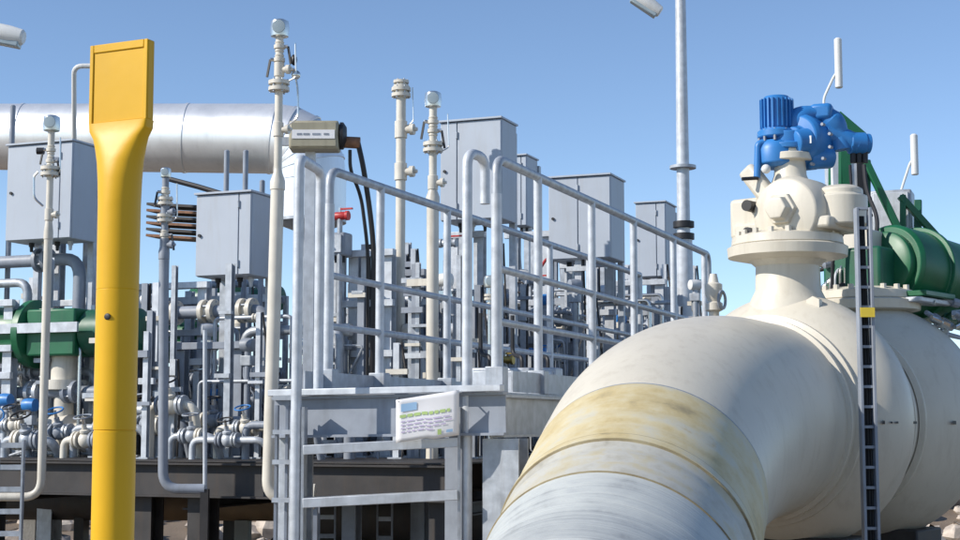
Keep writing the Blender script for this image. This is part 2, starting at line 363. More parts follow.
obj('gear_housing', MB().lathe(Q(777, 168), K, [(0, .09), (.02, .12), (.10, .125), (.14, .11), (.16, .09)], 32), 'blue', act, .004)
obj('main_housing', MB().lathe(Q(770, 155, -.02), V((1, .25, 0)), [(0, .04), (.01, .07), (.05, .082), (.22, .085), (.3, .075), (.33, .04)], 32), 'blue', act, .004)
obj('worm_housing', MB().lathe(Q(812, 143, .10), -a_, [(0, .06), (0, .13), (.03, .15), (.17, .15), (.2, .13), (.205, .07), (.25, .06)], 32), 'blue', act, .006)
obj('worm_cover', MB().lathe(Q(806, 158, -.02), V((1, .3, .1)), [(0, .05), (.01, .07), (.16, .07), (.18, .04)], 24), 'blue', act, .004)
obj('nameplate', MB().box(Q(806, 140, -.13), (.07, .004, .045), (b_, a_, K)), 'galv_light', act)
obj('bolt_ring', MB().bolts(Q(777, 137), K, .105, 10, .009, .07), 'steel_grey', act)
obj('bolt_ring', MB().bolts(Q(812, 143, -.08), a_, .125, 10, .010, .03), 'steel_grey', act)
obj('base_flange', MB().lathe(bx1(.03, 0, .862), K, [(-.002, .12), (.03, .125), (.032, .1), (.1, .11)], 32), 'blue', act, .004)
obj('switch_housing', MB().lathe(Q(793, 143, -.1), V((.9, .35, .2)), [(0, .05), (.01, .075), (.1, .078), (.12, .05)], 24), 'blue', act, .004)
obj('curved_housing', MB().tube(fillet([Q(790, 138), Q(797, 117), Q(822, 112), Q(838, 128), Q(842, 150)], .07, 6), [.06 + .012 * math.sin(i * .5) for i in range(20)][:20], 20), 'blue', act)
obj('control_head', MB().box(Q(822, 113, .0), (.13, .12, .1), (B, A, K)), 'blue', act, .02)
obj('terminal_tube', MB().tube([Q(826, 130), Q(858, 145)], .06, 20), 'blue', act)
tc_ = obj('terminal_box', MB().lathe(Q(848, 143), V((1, .1, -.02)), [(0, .05), (.01, .066), (.10, .066), (.102, .06), (.13, .06), (.132, .04)], 24), 'blue', act, .003)
for k in (0, 1, 2): obj('cable_gland', MB().cyl(Q(853 + 6 * k, 150), Q(853 + 6 * k, 163), .018, n=12), 'black', act)
obj('side_tube', MB().tube(fillet([Q(768, 142, -.05), Q(758, 143, -.05), Q(757, 178, -.05)], .04), .02, 12), 'blue', act)
obj('crank_handle', MB().tube([Q(758, 178, -.06), Q(742, 179, -.08)], .011, 10), 'black', act)
obj('indicator_dome', MB().ball(Q(766, 169, -.1), .028), 'white_paint', act)
# ================================================================ green actuator valve 2
bx2 = neck(v2, 1.45, 2.06, 1.0, False)
Yg = along(1.62).y
def Q2(px, py, dy=0): return P(px, py, Yg + dy * PK)
ga = thing('pneumatic_actuator', bx2(0, 0, .42), 'large green cylinder actuator with braced frame beyond the cable ladder', 'actuator')
cdir = V((.72, .62, -.10)).normalized()
pc = Q2(886, 266, -.1)
obj('cylinder', MB().lathe(pc, cdir, [(0, .05), (0.0, .255), (.03, .275), (.3, .28), (.302, .31), (.34, .31), (.342, .28), (1.3, .28), (1.34, .2)], 48), 'green', ga, .004)
obj('end_cap', MB().lathe(pc - cdir * .06 * PK, cdir, [(0, .18), (.015, .215), (.061, .22)], 48), 'green', ga, .004)
obj('piston_boss', MB().lathe(pc - cdir * .16 * PK, cdir, [(0, .035), (.01, .045), (.1, .045)], 20), 'galv_light', ga)
obj('yoke_housing', MB().box(Q2(862, 276, -.12), (.40, .3, .34), (b_, a_, K)), 'green_dark', ga, .02)
obj('mount_plate', MB().box(Q2(885, 298, -.05), (.75, .45, .035), (b_, a_, K)), 'green', ga, .005)
obj('mount_plate', MB().box(Q2(885, 304, -.05), (.7, .5, .03), (b_, a_, K)), 'galv_light', ga, .005)
def gbar(p, q, w=.045, m='green'): obj('brace', MB().bar(Q2(*p), Q2(*q), w, w), m, ga, .004)
gbar((866, 162, .2), (905, 243, .2)); gbar((834, 118, .25), (860, 140, .25), .10); gbar((836, 118, .25), (836, 262, .25), .09); gbar((900, 196, .5), (940, 240, .5)); gbar((868, 160, .25), (868, 250, .25), .035); gbar((903, 195, .5), (903, 245, .5), .04); gbar((918, 200, .6), (918, 245, .6), .05, 'green_dark')
cabg = thing('control_cabinet', Q2(845, 205, .3), 'tall narrow control cabinet with green, white and black stripes behind the blue actuator', 'cabinet')
zc = (Q2(845, 152, .3).z - Q2(845, 262, .3).z) / PK
cc = Q2(845, 207, .3)
obj('housing', MB().box(cc, (.22, .2, zc), (V((1, 0, 0)), V((0, 1, 0)), K)), 'galv_light', cabg, .01)
obj('green_stripe', MB().box(cc + V((-.01, -.104, 0)) * PK, (.06, .008, zc - .02), (V((1, 0, 0)), V((0, 1, 0)), K)), 'green', cabg)
obj('black_stripe', MB().box(cc + V((.085, -.104, 0)) * PK, (.05, .009, zc - .02), (V((1, 0, 0)), V((0, 1, 0)), K)), 'black', cabg)
cabh = thing('control_cabinet', Q2(900, 245, .7), 'grey control cabinet standing behind the big green cylinder', 'cabinet')
obj('housing', MB().box(Q2(893, 222, .75), (.28, .24, .42), (B, A, K)), 'galv', cabh, .01)
obj('door', MB().box(Q2(893, 222, .75) - A * .126 * PK, (.24, .012, .38), (B, A, K)), 'galv_light', cabh, .004)
bxl = thing('junction_box', Q2(856, 280, -.15), 'small tan junction box and hoses behind the top of the cable ladder', 'box')
obj('housing', MB().box(Q2(858, 255, -.1), (.26, .2, .3), (b_, a_, K)), 'cream_pipe', bxl, .01)
obj('hose', MB().tube(fillet([Q2(872, 215, -.2), Q2(850, 222, -.25), Q2(833, 250, -.25), Q2(832, 290, -.25)], .15, 8), .012, 8), 'black', bxl)
obj('hose', MB().tube(fillet([Q2(850, 165, .1), Q2(852, 200, .1), Q2(849, 230, .1), Q2(856, 248, 0)], .1, 8), .01, 8), 'black', bxl)
obj('hose', MB().tube(fillet([Q2(864, 165, .1), Q2(866, 190, .05), Q2(878, 218, -.05), Q2(876, 240, -.1)], .1, 8), .014, 8), 'black', bxl)
for i, (x, yt, yb, xs_, ys_, pz) in enumerate(((839, 38, 88, 822, 102, .3), (915, 134, 175, 900, 194, .7))):
    an = thing('vent_rod', Q2(xs_, ys_, pz), ('white capped vent tube on a slanted rod above the blue actuator', 'white capped vent tube on a slanted rod above the green cylinder')[i], 'vent')
    obj('tube', MB().lathe(Q2(x, yb, pz), K, [(0, .02), (.005, .026), ((Q2(x, yt, pz) - Q2(x, yb, pz)).z / PK - .01, .026), ((Q2(x, yt, pz) - Q2(x, yb, pz)).z / PK, .015)], 16), 'white_paint', an)
    obj('rod', MB().tube(fillet([Q2(x, yb - 18, pz), Q2(x - 5, yb - 12, pz), Q2(xs_, ys_, pz), Q2(833 if i == 0 else xs_, 125 if i == 0 else 230, pz)], .05), .009, 8), 'white_paint', an)
# clutter at the foot of the green actuator
cl = thing('tubing_manifold', Q2(835, 315, -.2), 'cluster of small steel tubes and fittings at the foot of the green actuator', 'tubing')
for k in range(14):
    x = 822 + rnd.uniform(0, 30); y = rnd.uniform(255, 312); obj('fitting', MB().lathe(Q2(x, y, rnd.uniform(-.3, .1)), (rnd.uniform(-1, 1), .2, rnd.uniform(-.3, .3)), [(0, .012), (.005, .026), (.05, .026), (.052, .015), (.1, .013)], 10), rnd.choice(['chrome', 'galv_light', 'black', 'steel_grey']), cl)
for k in range(6): obj('tube', MB().tube(fillet([Q2(820 + 5 * k, 312, -.2), Q2(820 + 5 * k, 285 - 5 * k, -.2), Q2(850, 278 - 4 * k, -.1)], .05), .009, 6), rnd.choice(['chrome', 'galv_light']), cl)
for k in range(14):
    x = 910 + rnd.uniform(0, 60); y = rnd.uniform(298, 334); obj('fitting', MB().lathe(Q2(x, y, rnd.uniform(-.4, .2)), (rnd.uniform(-1, 1), -.4, rnd.uniform(-.3, .3)), [(0, .012), (.005, .03), (.06, .03), (.062, .018), (.14, .015)], 10), rnd.choice(['chrome', 'galv_light', 'black', 'steel_grey', 'green_dark']), cl)

# ================================================================ cable ladder in front of the valves
MB.k = 1.0
Yl = 6.55
cl = thing('cable_ladder', V((P(866, 540, Yl).x, Yl, 0)), 'upright galvanised cable ladder with dark cables in front of the valves', 'cable ladder')
zt, z0 = Zat(208, Yl), 0
xl, xr = P(860.5, 380, Yl).x, P(873.5, 380, Yl).x
for x in (xl, xr): obj('side_rail', MB().box(V((x, Yl, (zt + z0) / 2)), (.013, .05, zt - z0), (V((1, 0, 0)), V((0, 1, 0)), K)), 'steel_grey', cl, .002)
z = .25
while z < zt: obj('rung', MB().box(V(((xl + xr) / 2, Yl, z)), (xr - xl - .014, .025, .012), (V((1, 0, 0)), V((0, 1, 0)), K)), 'steel_grey', cl); z += .087
for dx, r_ in ((-.019, .011), (-.006, .012), (.008, .011), (.019, .010)): obj('cable', MB().tube([V(((xl + xr) / 2 + dx, Yl + .03, .0)), V(((xl + xr) / 2 + dx, Yl + .03, Zat(395, Yl))), V(((xl + xr) / 2 + dx * .5, Yl + .04, Zat(215, Yl)))], r_ * .8, 8), 'black', cl)
obj('tag_plate', MB().box(V(((xl + xr) / 2, Yl - .04, Zat(313, Yl))), (.062, .006, .042), (V((1, 0, 0)), V((0, 1, 0)), K)), 'yellow_tag', cl)

# ================================================================ access platform, ladder and railings
W0 = V((-.74, 7.3, 0)); WW = .88                        # left rail foot; width along B
PZ = 1.80; TR = .0225
def Wk(s, t, z): return W0 + B * s + A * t + K * z
plat = thing('access_platform', Wk(WW / 2, 2, 0), 'grey steel access walkway with channel edges on legs', 'walkway')
obj('deck_plate', MB().box(Wk(WW / 2, 2.05, PZ - .006), (WW + .1, 4.6, .012)), 'galv', plat)
obj('front_channel', MB().ibeam(Wk(-.12, -.30, PZ - .115), Wk(WW + .16, -.30, PZ - .10), .19, .06), 'steel_grey', plat)
obj('edge_plate', MB().bar(Wk(-.12, -.345, PZ - .002), Wk(WW + .16, -.345, PZ + .012), .05, .03), 'galv_light', plat, .003)
for s in (-.08, WW + .1): obj('side_channel', MB().ibeam(Wk(s, -.26, PZ - .11), Wk(s, 4.4, PZ - .11), .19, .07), 'galv', plat)
for s, t in ((-.06, -.2), (WW + .12, -.2), (-.06, 1.8), (WW + .1, 1.8), (-.06, 4.2), (WW + .1, 4.2)):
    wide = .17 if (s > 0 and t < 0) else .12
    obj('leg', MB().ibeam(Wk(s, t, 0), Wk(s, t, PZ - .21), .13, wide, side=B), 'galv' if t < 0 else 'steel_grey', plat)
for t in (.8, 2.6): obj('cross_beam', MB().ibeam(Wk(-.04, t, PZ - .11), Wk(WW + .06, t, PZ - .11), .14, .07), 'steel_dark', plat)
obj('toe_plate', MB().box(Wk(-.02, 2.05, PZ + .055), (.008, 4.5, .1)), 'galv', plat)
obj('toe_plate', MB().box(Wk(WW + .02, 2.2, PZ + .055), (.008, 4.1, .1)), 'galv', plat)
zT, zM, zL = 2.90, 2.38, 2.13
rr = thing('handrail', Wk(WW, 0, PZ), 'galvanised handrail along the walkway side facing the big cream pipe', 'railing')
obj('top_rail', MB().tube(fillet([Wk(WW, 0, 2.72), Wk(WW, 0, zT), Wk(WW, 4.33, zT), Wk(WW, 4.33, zT - .33)], .08), TR, 14), 'galv', rr)
for z in (zM, zL): obj('mid_rail', MB().tube([Wk(WW, 0, z), Wk(WW, 4.2, z)], TR * .8, 12), 'galv', rr)
for i, t in enumerate((0, .58, 1.48, 2.33, 3.3, 4.2)):
    p = obj('post', MB().cyl(Wk(WW, t, PZ), Wk(WW, t, zT if i else 2.73), TR * (1.15 if i == 0 else 1), n=14), 'galv_light', rr)
    obj('foot_plate', MB().box(Wk(WW, t, PZ + .06), (.09, .07, .12)), 'galv', p, .004)
lr = thing('handrail', Wk(0, 0, PZ), 'galvanised handrail along the walkway side facing the grey cabinets', 'railing')
obj('top_rail', MB().tube(fillet([Wk(0, 0, 2.7), Wk(0, 0, zT), Wk(0, 5.6, zT)], .08), TR, 14), 'galv', lr)
for z in (zM, zL): obj('mid_rail', MB().tube([Wk(0, 0, z), Wk(0, 5.6, z)], TR * .8, 12), 'galv', lr)
for i, t in enumerate((0, .58, 1.48, 2.33, 3.3, 4.2, 5.6)):
    p = obj('post', MB().cyl(Wk(0, t, PZ), Wk(0, t, zT if i else 2.73), TR * (1.15 if i == 0 else 1), n=14), 'galv_light', lr)
    obj('foot_plate', MB().box(Wk(0, t, PZ + .06), (.09, .07, .12)), 'galv', p, .004)
# access ladder
YL = 6.72
lad = thing('access_ladder', V((P(380, 540, YL).x, YL, 0)), 'galvanised access ladder with flat treads and hooked handrails, poster tied to it', 'ladder')
X_ = (V((1, 0, 0)), V((0, 1, 0)), K)
for i, (px, hx) in enumerate(((296, 318), (467, 485))):
    x = P(px, 425, YL).x; top = Zat(152 if i else 158, YL)
    x2 = P(hx, 300, YL + .3).x if i == 0 else P(hx, 200, YL + .15).x; y2 = YL + (.35 if i == 0 else .15)
    obj('stile', MB().tube(fillet([V((x, YL, 0)), V((x, YL, top)), V((x2, y2, top)), V((x2, y2, Zat(390 if i == 0 else 204, y2)))], .055 if i == 0 else .07, 8), TR * 1.05, 14), 'galv_light', lad)
    obj('stile_plate', MB().box(V((x + (.035 if i == 0 else -.035), YL + .03, .9)), (.012, .13, 1.66), X_), 'galv', lad)
xa, xb = P(296, 425, YL).x + .02, P(467, 425, YL).x - .02
z = Zat(446, YL); k = 0
while z > .1:
    tr = obj('tread', MB().bar(V((xa + .02, YL, z - .017)), V((xb - .02, YL, z + .017)), .12, .042), 'galv_light', lad, .003)
    z -= .232; k += 1
obj('standoff', MB().box(V((xb + .02, YL + .16, PZ - .1)), (.03, .3, .05), X_), 'galv', lad)
# guard stringer left of the ladder
gs = thing('stair_stringer', V((P(281, 540, 6.9).x, 6.9, 0)), 'narrow grey stringer bracket standing outside the ladder beside the cream riser', 'stringer')
xg = P(281, 425, 6.9).x
for dx in (-.018, .03): obj('flat_bar', MB().box(V((xg + dx, 6.9, .87)), (.012, .06, 1.74), X_), 'steel_grey', gs)
for py in (398, 432, 462, 500): obj('bracket', MB().box(V((xg + .02, 6.87, Zat(py, 6.87))), (.1, .06, .02), X_), 'galv_light', gs)
# poster
po = thing('poster', P(428, 443, 6.62), 'white printed information poster tied to the ladder above its upper tread', 'sign')
def pq(u, v, d=0): # u 0..1 right, v 0..1 down
    p = P(396 + (459 - 396) * u, (400 - 10 * u) + 43 * v + (2 if u > .5 else 0) * v, 6.62 - d); return p
n = 10; mb = MB()
for j in range(n + 1):
    for i in range(n + 1):
        u, v = i / n, j / n; p = pq(u, v); p.y += .004 * math.sin(u * 5 + v * 2) + .002 * math.sin(v * 7); mb.v.append(p)
for j in range(n):
    for i in range(n): mb.f.append([j * (n + 1) + i, j * (n + 1) + i + 1, (j + 1) * (n + 1) + i + 1, (j + 1) * (n + 1) + i])
sh = obj('sheet', mb, 'poster', po, smooth=30); sm = sh.modifiers.new('thick', 'SOLIDIFY'); sm.thickness = .002
def strip(u0, u1, v0, v1, m, name='print_line'):
    mb = MB(); k = max(2, int((u1 - u0) * 10))
    for i in range(k + 1):
        for v in (v0, v1):
            u = u0 + (u1 - u0) * i / k; p = pq(u, v); p.y += .004 * math.sin(u * 5 + v * 2) + .002 * math.sin(v * 7) - .0045; mb.v.append(p)
    for i in range(k): mb.f.append([2 * i, 2 * i + 1, 2 * i + 3, 2 * i + 2])
    obj(name, mb, m, po, smooth=80)
strip(.08, .33, .12, .30, 'print_blue', 'print_block')
u = .06
while u < .84:
    wv = rnd.uniform(.05, .13); strip(u, min(.86, u + wv), .37, .44, 'print_green'); u += wv + .02
for v, ue_ in ((.52, .85), (.60, .8), (.68, .78), (.76, .6)):
    u = .08
    while u < ue_:
        wv = rnd.uniform(.05, .14); strip(u, u + wv, v, v + .03, 'print_purple'); u += wv + .025
strip(.66, .72, .8, .92, 'print_green', 'print_block'); strip(.80, .9, .84, .9, 'print_blue', 'print_block')
for u in (.04, .96):
    obj('cable_tie', MB().tube([pq(u, .06), pq(u, .06) + V((0, .05, .02))], .004, 6), 'black', po)

# ================================================================ skid frame
sk = thing('skid_frame', G(-1, 2, 0), 'steel skid frame darkened for shade, on columns carrying the instrument racks', 'frame')
S0, S1, T0, T1 = -4.6, 1.22, 0.0, 7.2
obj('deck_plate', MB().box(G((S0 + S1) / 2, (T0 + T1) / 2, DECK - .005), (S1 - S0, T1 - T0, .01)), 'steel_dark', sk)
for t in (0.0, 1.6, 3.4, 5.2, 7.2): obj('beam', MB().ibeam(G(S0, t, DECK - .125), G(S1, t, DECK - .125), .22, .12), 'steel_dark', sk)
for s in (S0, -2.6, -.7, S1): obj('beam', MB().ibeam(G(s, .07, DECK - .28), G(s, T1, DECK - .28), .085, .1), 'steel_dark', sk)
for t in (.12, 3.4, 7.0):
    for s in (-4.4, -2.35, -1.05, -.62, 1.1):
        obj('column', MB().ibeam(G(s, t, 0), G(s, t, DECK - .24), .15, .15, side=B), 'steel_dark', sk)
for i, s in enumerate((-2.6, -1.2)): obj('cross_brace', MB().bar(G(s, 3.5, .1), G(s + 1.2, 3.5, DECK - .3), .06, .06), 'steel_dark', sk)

# ================================================================ yellow marker post
Yp = 3.2
c = P(118, 425, Yp); mp_ = thing('marker_post', V((c.x, Yp, 0)), 'tall yellow pipeline marker post with flat paddle head', 'post')
pxm = Yp / F
zz = lambda py: Zat(py, Yp)
def sect(w_, d_, p, z, n=32, xo=0):
    out = []
    for i in range(n):
        a = 2 * math.pi * i / n; ca, sa = math.cos(a), math.sin(a); e = 2 / p
        out.append(V((c.x + xo + w_ * math.copysign(abs(ca) ** e, ca), Yp + d_ * math.copysign(abs(sa) ** e, sa), z)))
    return out
def loft(secs):
    mb = MB(); n = len(secs[0])
    for s_ in secs: mb.v += s_
    for k in range(len(secs) - 1):
        for i in range(n):
            j = (i + 1) % n; mb.f.append([k * n + i, k * n + j, (k + 1) * n + j, (k + 1) * n + i])
    mb.f.append(list(range(n))[::-1]); mb.f.append([(len(secs) - 1) * n + i for i in range(n)]); return mb
rs_ = 21 * pxm; hw = 36 * pxm
secs = []
for py, w_, d_, p in ((600, rs_, rs_, 2), (540, rs_, rs_, 2), (431.5, rs_, rs_, 2), (431, rs_ * .965, rs_ * .965, 2), (430, rs_ * .965, rs_ * .965, 2), (429.5, rs_, rs_, 2), (290.6, rs_, rs_, 2), (290, rs_ * .985, rs_ * .985, 2), (289.4, rs_, rs_, 2), (205, rs_ * 1.02, rs_, 2), (180, rs_ * 1.08, rs_ * .95, 2.1), (162, rs_ * 1.18, rs_ * .85, 2.3), (148, rs_ * 1.32, rs_ * .66, 3), (138, rs_ * 1.45, rs_ * .5, 4.5), (130, hw * .98, rs_ * .40, 8), (122, hw, rs_ * .36, 14)):
    secs.append(sect(w_, d_, p, zz(py), 40))
secs.insert(0, sect(rs_, rs_, 2, 0, 40)); 
shaft = obj('shaft', loft(secs), 'yellow', mp_, smooth=22)
hd = rs_ * .36; zt_, zb_ = zz(43), zz(122.4); zh = (zt_ + zb_) / 2
pad = MB().box(V((c.x, Yp, zh)), (2 * hw, 2 * hd * .72, zt_ - zb_), X_)
obj('paddle', pad, 'yellow', mp_, .003)
for x0 in (-1, 1): obj('rim', MB().box(V((c.x + x0 * (hw - .005), Yp - hd * .8, zh)), (.0098, hd * .2, zt_ - zb_), X_), 'yellow', mp_, .002)
obj('rim', MB().box(V((c.x, Yp - hd * .8, zt_ - .009)), (2 * hw - .021, hd * .2, .018), X_), 'yellow', mp_, .002)
mp_.rotation_euler = (0, -.005, R(-24))
hp = V((c.x + (113 - 118 + 9) * pxm, 0, zz(318)))
obj('vent_hole', MB().ball(V((hp.x, Yp - math.sqrt(rs_ ** 2 - (hp.x - c.x) ** 2), hp.z)), .0085, 14, (1, .25, .85)), 'black', mp_)

# ================================================================ light poles
lp = thing('lamp_post', V((P(684, 425, 14).x, 14, 0)), 'tall grey lamp post with collar rising behind the walkway', 'lamp post')
c = V((P(684, 250, 14).x, 14, 0))
obj('pole', MB().lathe(c, K, [(0, .1), (Zat(300, 14), .085), (Zat(240, 14), .08), (Zat(238, 14), .062), (Zat(168, 14), .06), (Zat(0, 14), .05), (Zat(-60, 14), .045)], 20), 'galv_light', lp)
obj('collar', MB().lathe(c + K * Zat(169, 14), K, [(0, .07), (.003, .125), (.03, .125), (.033, .07)], 20), 'galv', lp)
for py in (240, 228): obj('clamp', MB().lathe(c + K * Zat(py, 14), K, [(0, .08), (.004, .1), (.06, .1), (.064, .08)], 16), 'black', lp)
obj('arm', MB().tube(fillet([c + K * Zat(-40, 14), P(660, -45, 14), P(640, -12, 14)], .2), .03, 10), 'galv', lp)
def lamp(par, p, d, L):
    d = V(d).normalized(); x = d.cross(K).normalized(); u = x.cross(d)
    h_ = obj('lamp_head', MB().rings([(p + d * L * t, d, r_ * L) for t, r_ in ((-.5, .10), (-.48, .15), (-.2, .19), (.2, .19), (.46, .16), (.5, .12))], 20), 'white_paint', par)
    obj('lens', MB().box(p - u * L * .16 + d * L * .05, (L * .26, L * .8, L * .12), (x, d, u)), 'glass', h_, .01)
lamp(lp, P(645, 2, 14), P(661, 13, 14) - P(630, -8, 14), .36)
lp2 = thing('lamp_post', V((P(-60, 425, 12).x, 12, 0)), 'silver lamp head reaching in above the silver pipe, beyond the yellow marker post', 'lamp post')
c2 = V((P(-60, 200, 12).x, 12, 0))
obj('pole', MB().lathe(c2, K, [(0, .1), (Zat(20, 12), .05)], 16), 'galv', lp2)
obj('arm', MB().tube([c2 + K * (Zat(20, 12) - .03), P(-20, 22, 12)], .03, 10), 'galv', lp2)
lamp(lp2, P(-1, 33, 12), P(20, 36, 12) - P(-20, 28, 12), .42)

# ================================================================ silver clad pipe
Yc = 15.0
sp_ = thing('clad_pipe', V((P(325, 425, Yc).x, Yc, 0)), 'thick silver clad insulated pipe with segmented elbow turning down behind the instrument risers', 'pipe')
pr = 36 / F * Yc
path = [P(-120, 138, Yc + 1.5), P(215, 139, Yc)]
cpath = fillet([P(-130, 136, Yc + 1.55), P(311, 139, Yc), V((P(311, 139, Yc).x, Yc, Zat(222, Yc)))], .88, 5)
pts = [cpath[0]]; d0 = (cpath[1] - cpath[0]); L0 = d0.length; k = 5
for i in range(1, k): pts.append(cpath[0] + d0 * i / k)
pts += cpath[1:-1]
dd = cpath[-1] - cpath[-2]
pts.append(cpath[-1])
tg = [((pts[min(i + 1, len(pts) - 1)] - pts[i]).normalized() + (pts[i] - pts[max(i - 1, 0)]).normalized()).normalized() for i in range(len(pts))]
for i in range(len(pts) - 1):
    obj('clad_section', MB().rings([(pts[i], tg[i], pr, (0, 1, 0)), (pts[i + 1], tg[i + 1], pr, (0, 1, 0))], 56, caps=False), 'cladding', sp_)
    if i: obj('seam_band', MB().rings([(pts[i] - tg[i] * .02, tg[i], pr - .002, (0, 1, 0)), (pts[i] - tg[i] * .018, tg[i], pr + .007, (0, 1, 0)), (pts[i] + tg[i] * .018, tg[i], pr + .007, (0, 1, 0)), (pts[i] + tg[i] * .02, tg[i], pr - .002, (0, 1, 0))], 56, caps=False), 'cladding', sp_)
obj('end_flange', MB().lathe(pts[-1] + K * .02, -K, [(0, .1), (.0, pr + .005), (.03, pr + .005), (.12, .13), (.2, .09), (pts[-1].z, .09)], 40), 'galv', sp_)
obj('drain_pipe', MB().tube(fillet([P(74, 175, Yc + .2), P(74, 66, Yc - .45), P(92, 66, Yc - .45)], .1), .025, 10), 'white_paint', sp_)

# ================================================================ cabinets on stands
def cabinet(px0, px1, y0, y1, t, label, depth=.26, seam=None, hinge='r', stand=True, deckz=DECK):
    """front face between photo columns px0..px1 in row t"""
    pa, pb = D(px0, t, py=(y0 + y1) / 2), D(px1, t, py=(y0 + y1) / 2); c = (pa + pb) / 2; wd = (pb - pa).length
    zt, zb = Zat(y0, c.y), Zat(y1, c.y); h = zt - zb
    r = thing('instrument_cabinet', V((c.x, c.y, deckz)) + A * depth / 2, label, 'cabinet')
    zc = (zt + zb) / 2
    obj('housing', MB().box(V((c.x, c.y, zc)) + A * depth / 2, (wd, depth, h)), 'cabinet', r, .008)
    sx = seam if seam is not None else .8
    def face(u0, u1, name):
        return obj(name, MB().box(V((c.x, c.y, zc)) + B * wd * ((u0 + u1) / 2 - .5) - A * .0095, (wd * (u1 - u0) - .008, .018, h - .012)), 'cabinet', r, .003)
    d_ = face(0.0, sx, 'door')
    if sx < .99: face(sx, 1, 'side_panel')
    for z in (-.36, .36): obj('hinge', MB().cyl(V((c.x, c.y, zc + h * z - .025)) + B * wd * (sx - .5) - A * .024, V((c.x, c.y, zc + h * z + .025)) + B * wd * (sx - .5) - A * .024, .009, n=10), 'galv', d_)
    obj('lock', MB().cyl(V((c.x, c.y, zc)) + B * wd * (.08 - .5) - A * .018, V((c.x, c.y, zc)) + B * wd * (.08 - .5) - A * .032, .012, n=12), 'black', d_)
    obj('rain_hood', MB().box(V((c.x, c.y, zt + .008)) + A * (depth / 2 - .012), (wd + .02, depth + .05, .015)), 'cabinet', r, .002)
    for i in range(4):
        g0 = V((c.x, c.y, zb)) + B * wd * (.2 + .2 * i - .5) + A * depth * .5
        obj('cable_gland', MB().lathe(g0, -K, [(0, .022), (.03, .022), (.031, .015), (.07, .012)], 10), ('black', 'galv_light')[i % 2], r)
    if stand:
        for s_ in (-.42, .42):
            g0 = V((c.x, c.y, 0)) + B * wd * s_ + A * (depth + .028)
            obj('stand_post', MB().box(g0 + K * (zt - .05 + deckz) / 2, (.05, .05, zt - .05 - deckz)), 'galv', r)
    return r, c, wd, zb, zt
cabinet(8, 73, 144, 240, 1.0, 'pale grey instrument cabinet beside the yellow marker post, in front of the silver pipe', .3, .82)
cabinet(197, 252, 194, 276, .8, 'pale grey instrument cabinet beneath the silver pipe, next to the tall cream riser', .3, .78)
cabinet(441, 502, 121, 220, 2.1, 'largest pale grey cabinet behind the hooked ladder rails', .32, .28)
cabinet(514, 527, 156, 226, 4.6, 'narrow pale cabinet half hidden behind the largest cabinet', .3, .6)
cabinet(549, 611, 177, 259, 3.3, 'pale grey cabinet with off-centre door seam behind the long handrail', .4, .48)
cabinet(636, 666, 203, 277, 5.9, 'pale grey cabinet next to the lamp post', .4, .7)

# ================================================================ instrument risers
def gauge(mb_parent, p, s, pre='transmitter'):
    g_ = obj('gauge_head', MB().lathe(p, K, [(0, .25 * s), (.08 * s, .5 * s), (.5 * s, .55 * s), (.95 * s, .5 * s), (1.05 * s, .3 * s)], 24), 'chrome', mb_parent)
    obj('dial', MB().lathe(p + K * .55 * s - V((0, .50 * s, 0)), (0, -1, 0), [(0, .38 * s), (.05 * s, .36 * s), (.06 * s, .3 * s)], 20), 'glass', g_)
    obj('gauge_stem', MB().cyl(p - K * .6 * s, p + K * .1 * s, .12 * s, n=10), 'chrome', mb_parent)
def flange(par, p, r, m='cream_pipe', ax=K, gap=.5):
    obj('flange', MB().lathe(p, ax, [(0, r), (r * .35, r), (r * .36, r * .7), (r * .36 + r * gap, r * .7), (r * .37 + r * gap, r), (r * .72 + r * gap, r)], 22), m, par)
    obj('bolt_ring', MB().bolts(p + V(ax) * r * (.36 + gap / 2), ax, r * .8, 6, r * .09, r * 1.3), 'galv', par)
def valve(par, p, r, side, lever='black'):
    vb = obj('valve_body', MB().lathe(p - K * r * 2, K, [(0, r * 1.2), (r * .5, r * 1.6), (r * 1.2, r * 1.3), (r * 1.4, r * 1.9), (r * 2.6, r * 1.9), (r * 2.8, r * 1.3), (r * 3.5, r * 1.6), (r * 4, r * 1.2)], 16), 'cream_pipe', par)
    obj('valve_stem', MB().cyl(p, p + side * r * 3, r * .6, n=10), 'chrome', vb)
    obj('lever', MB().bar(p + side * r * 3, p + side * r * 3 - K * r * 6 + side * r, r * .7, r * .5), lever, vb)
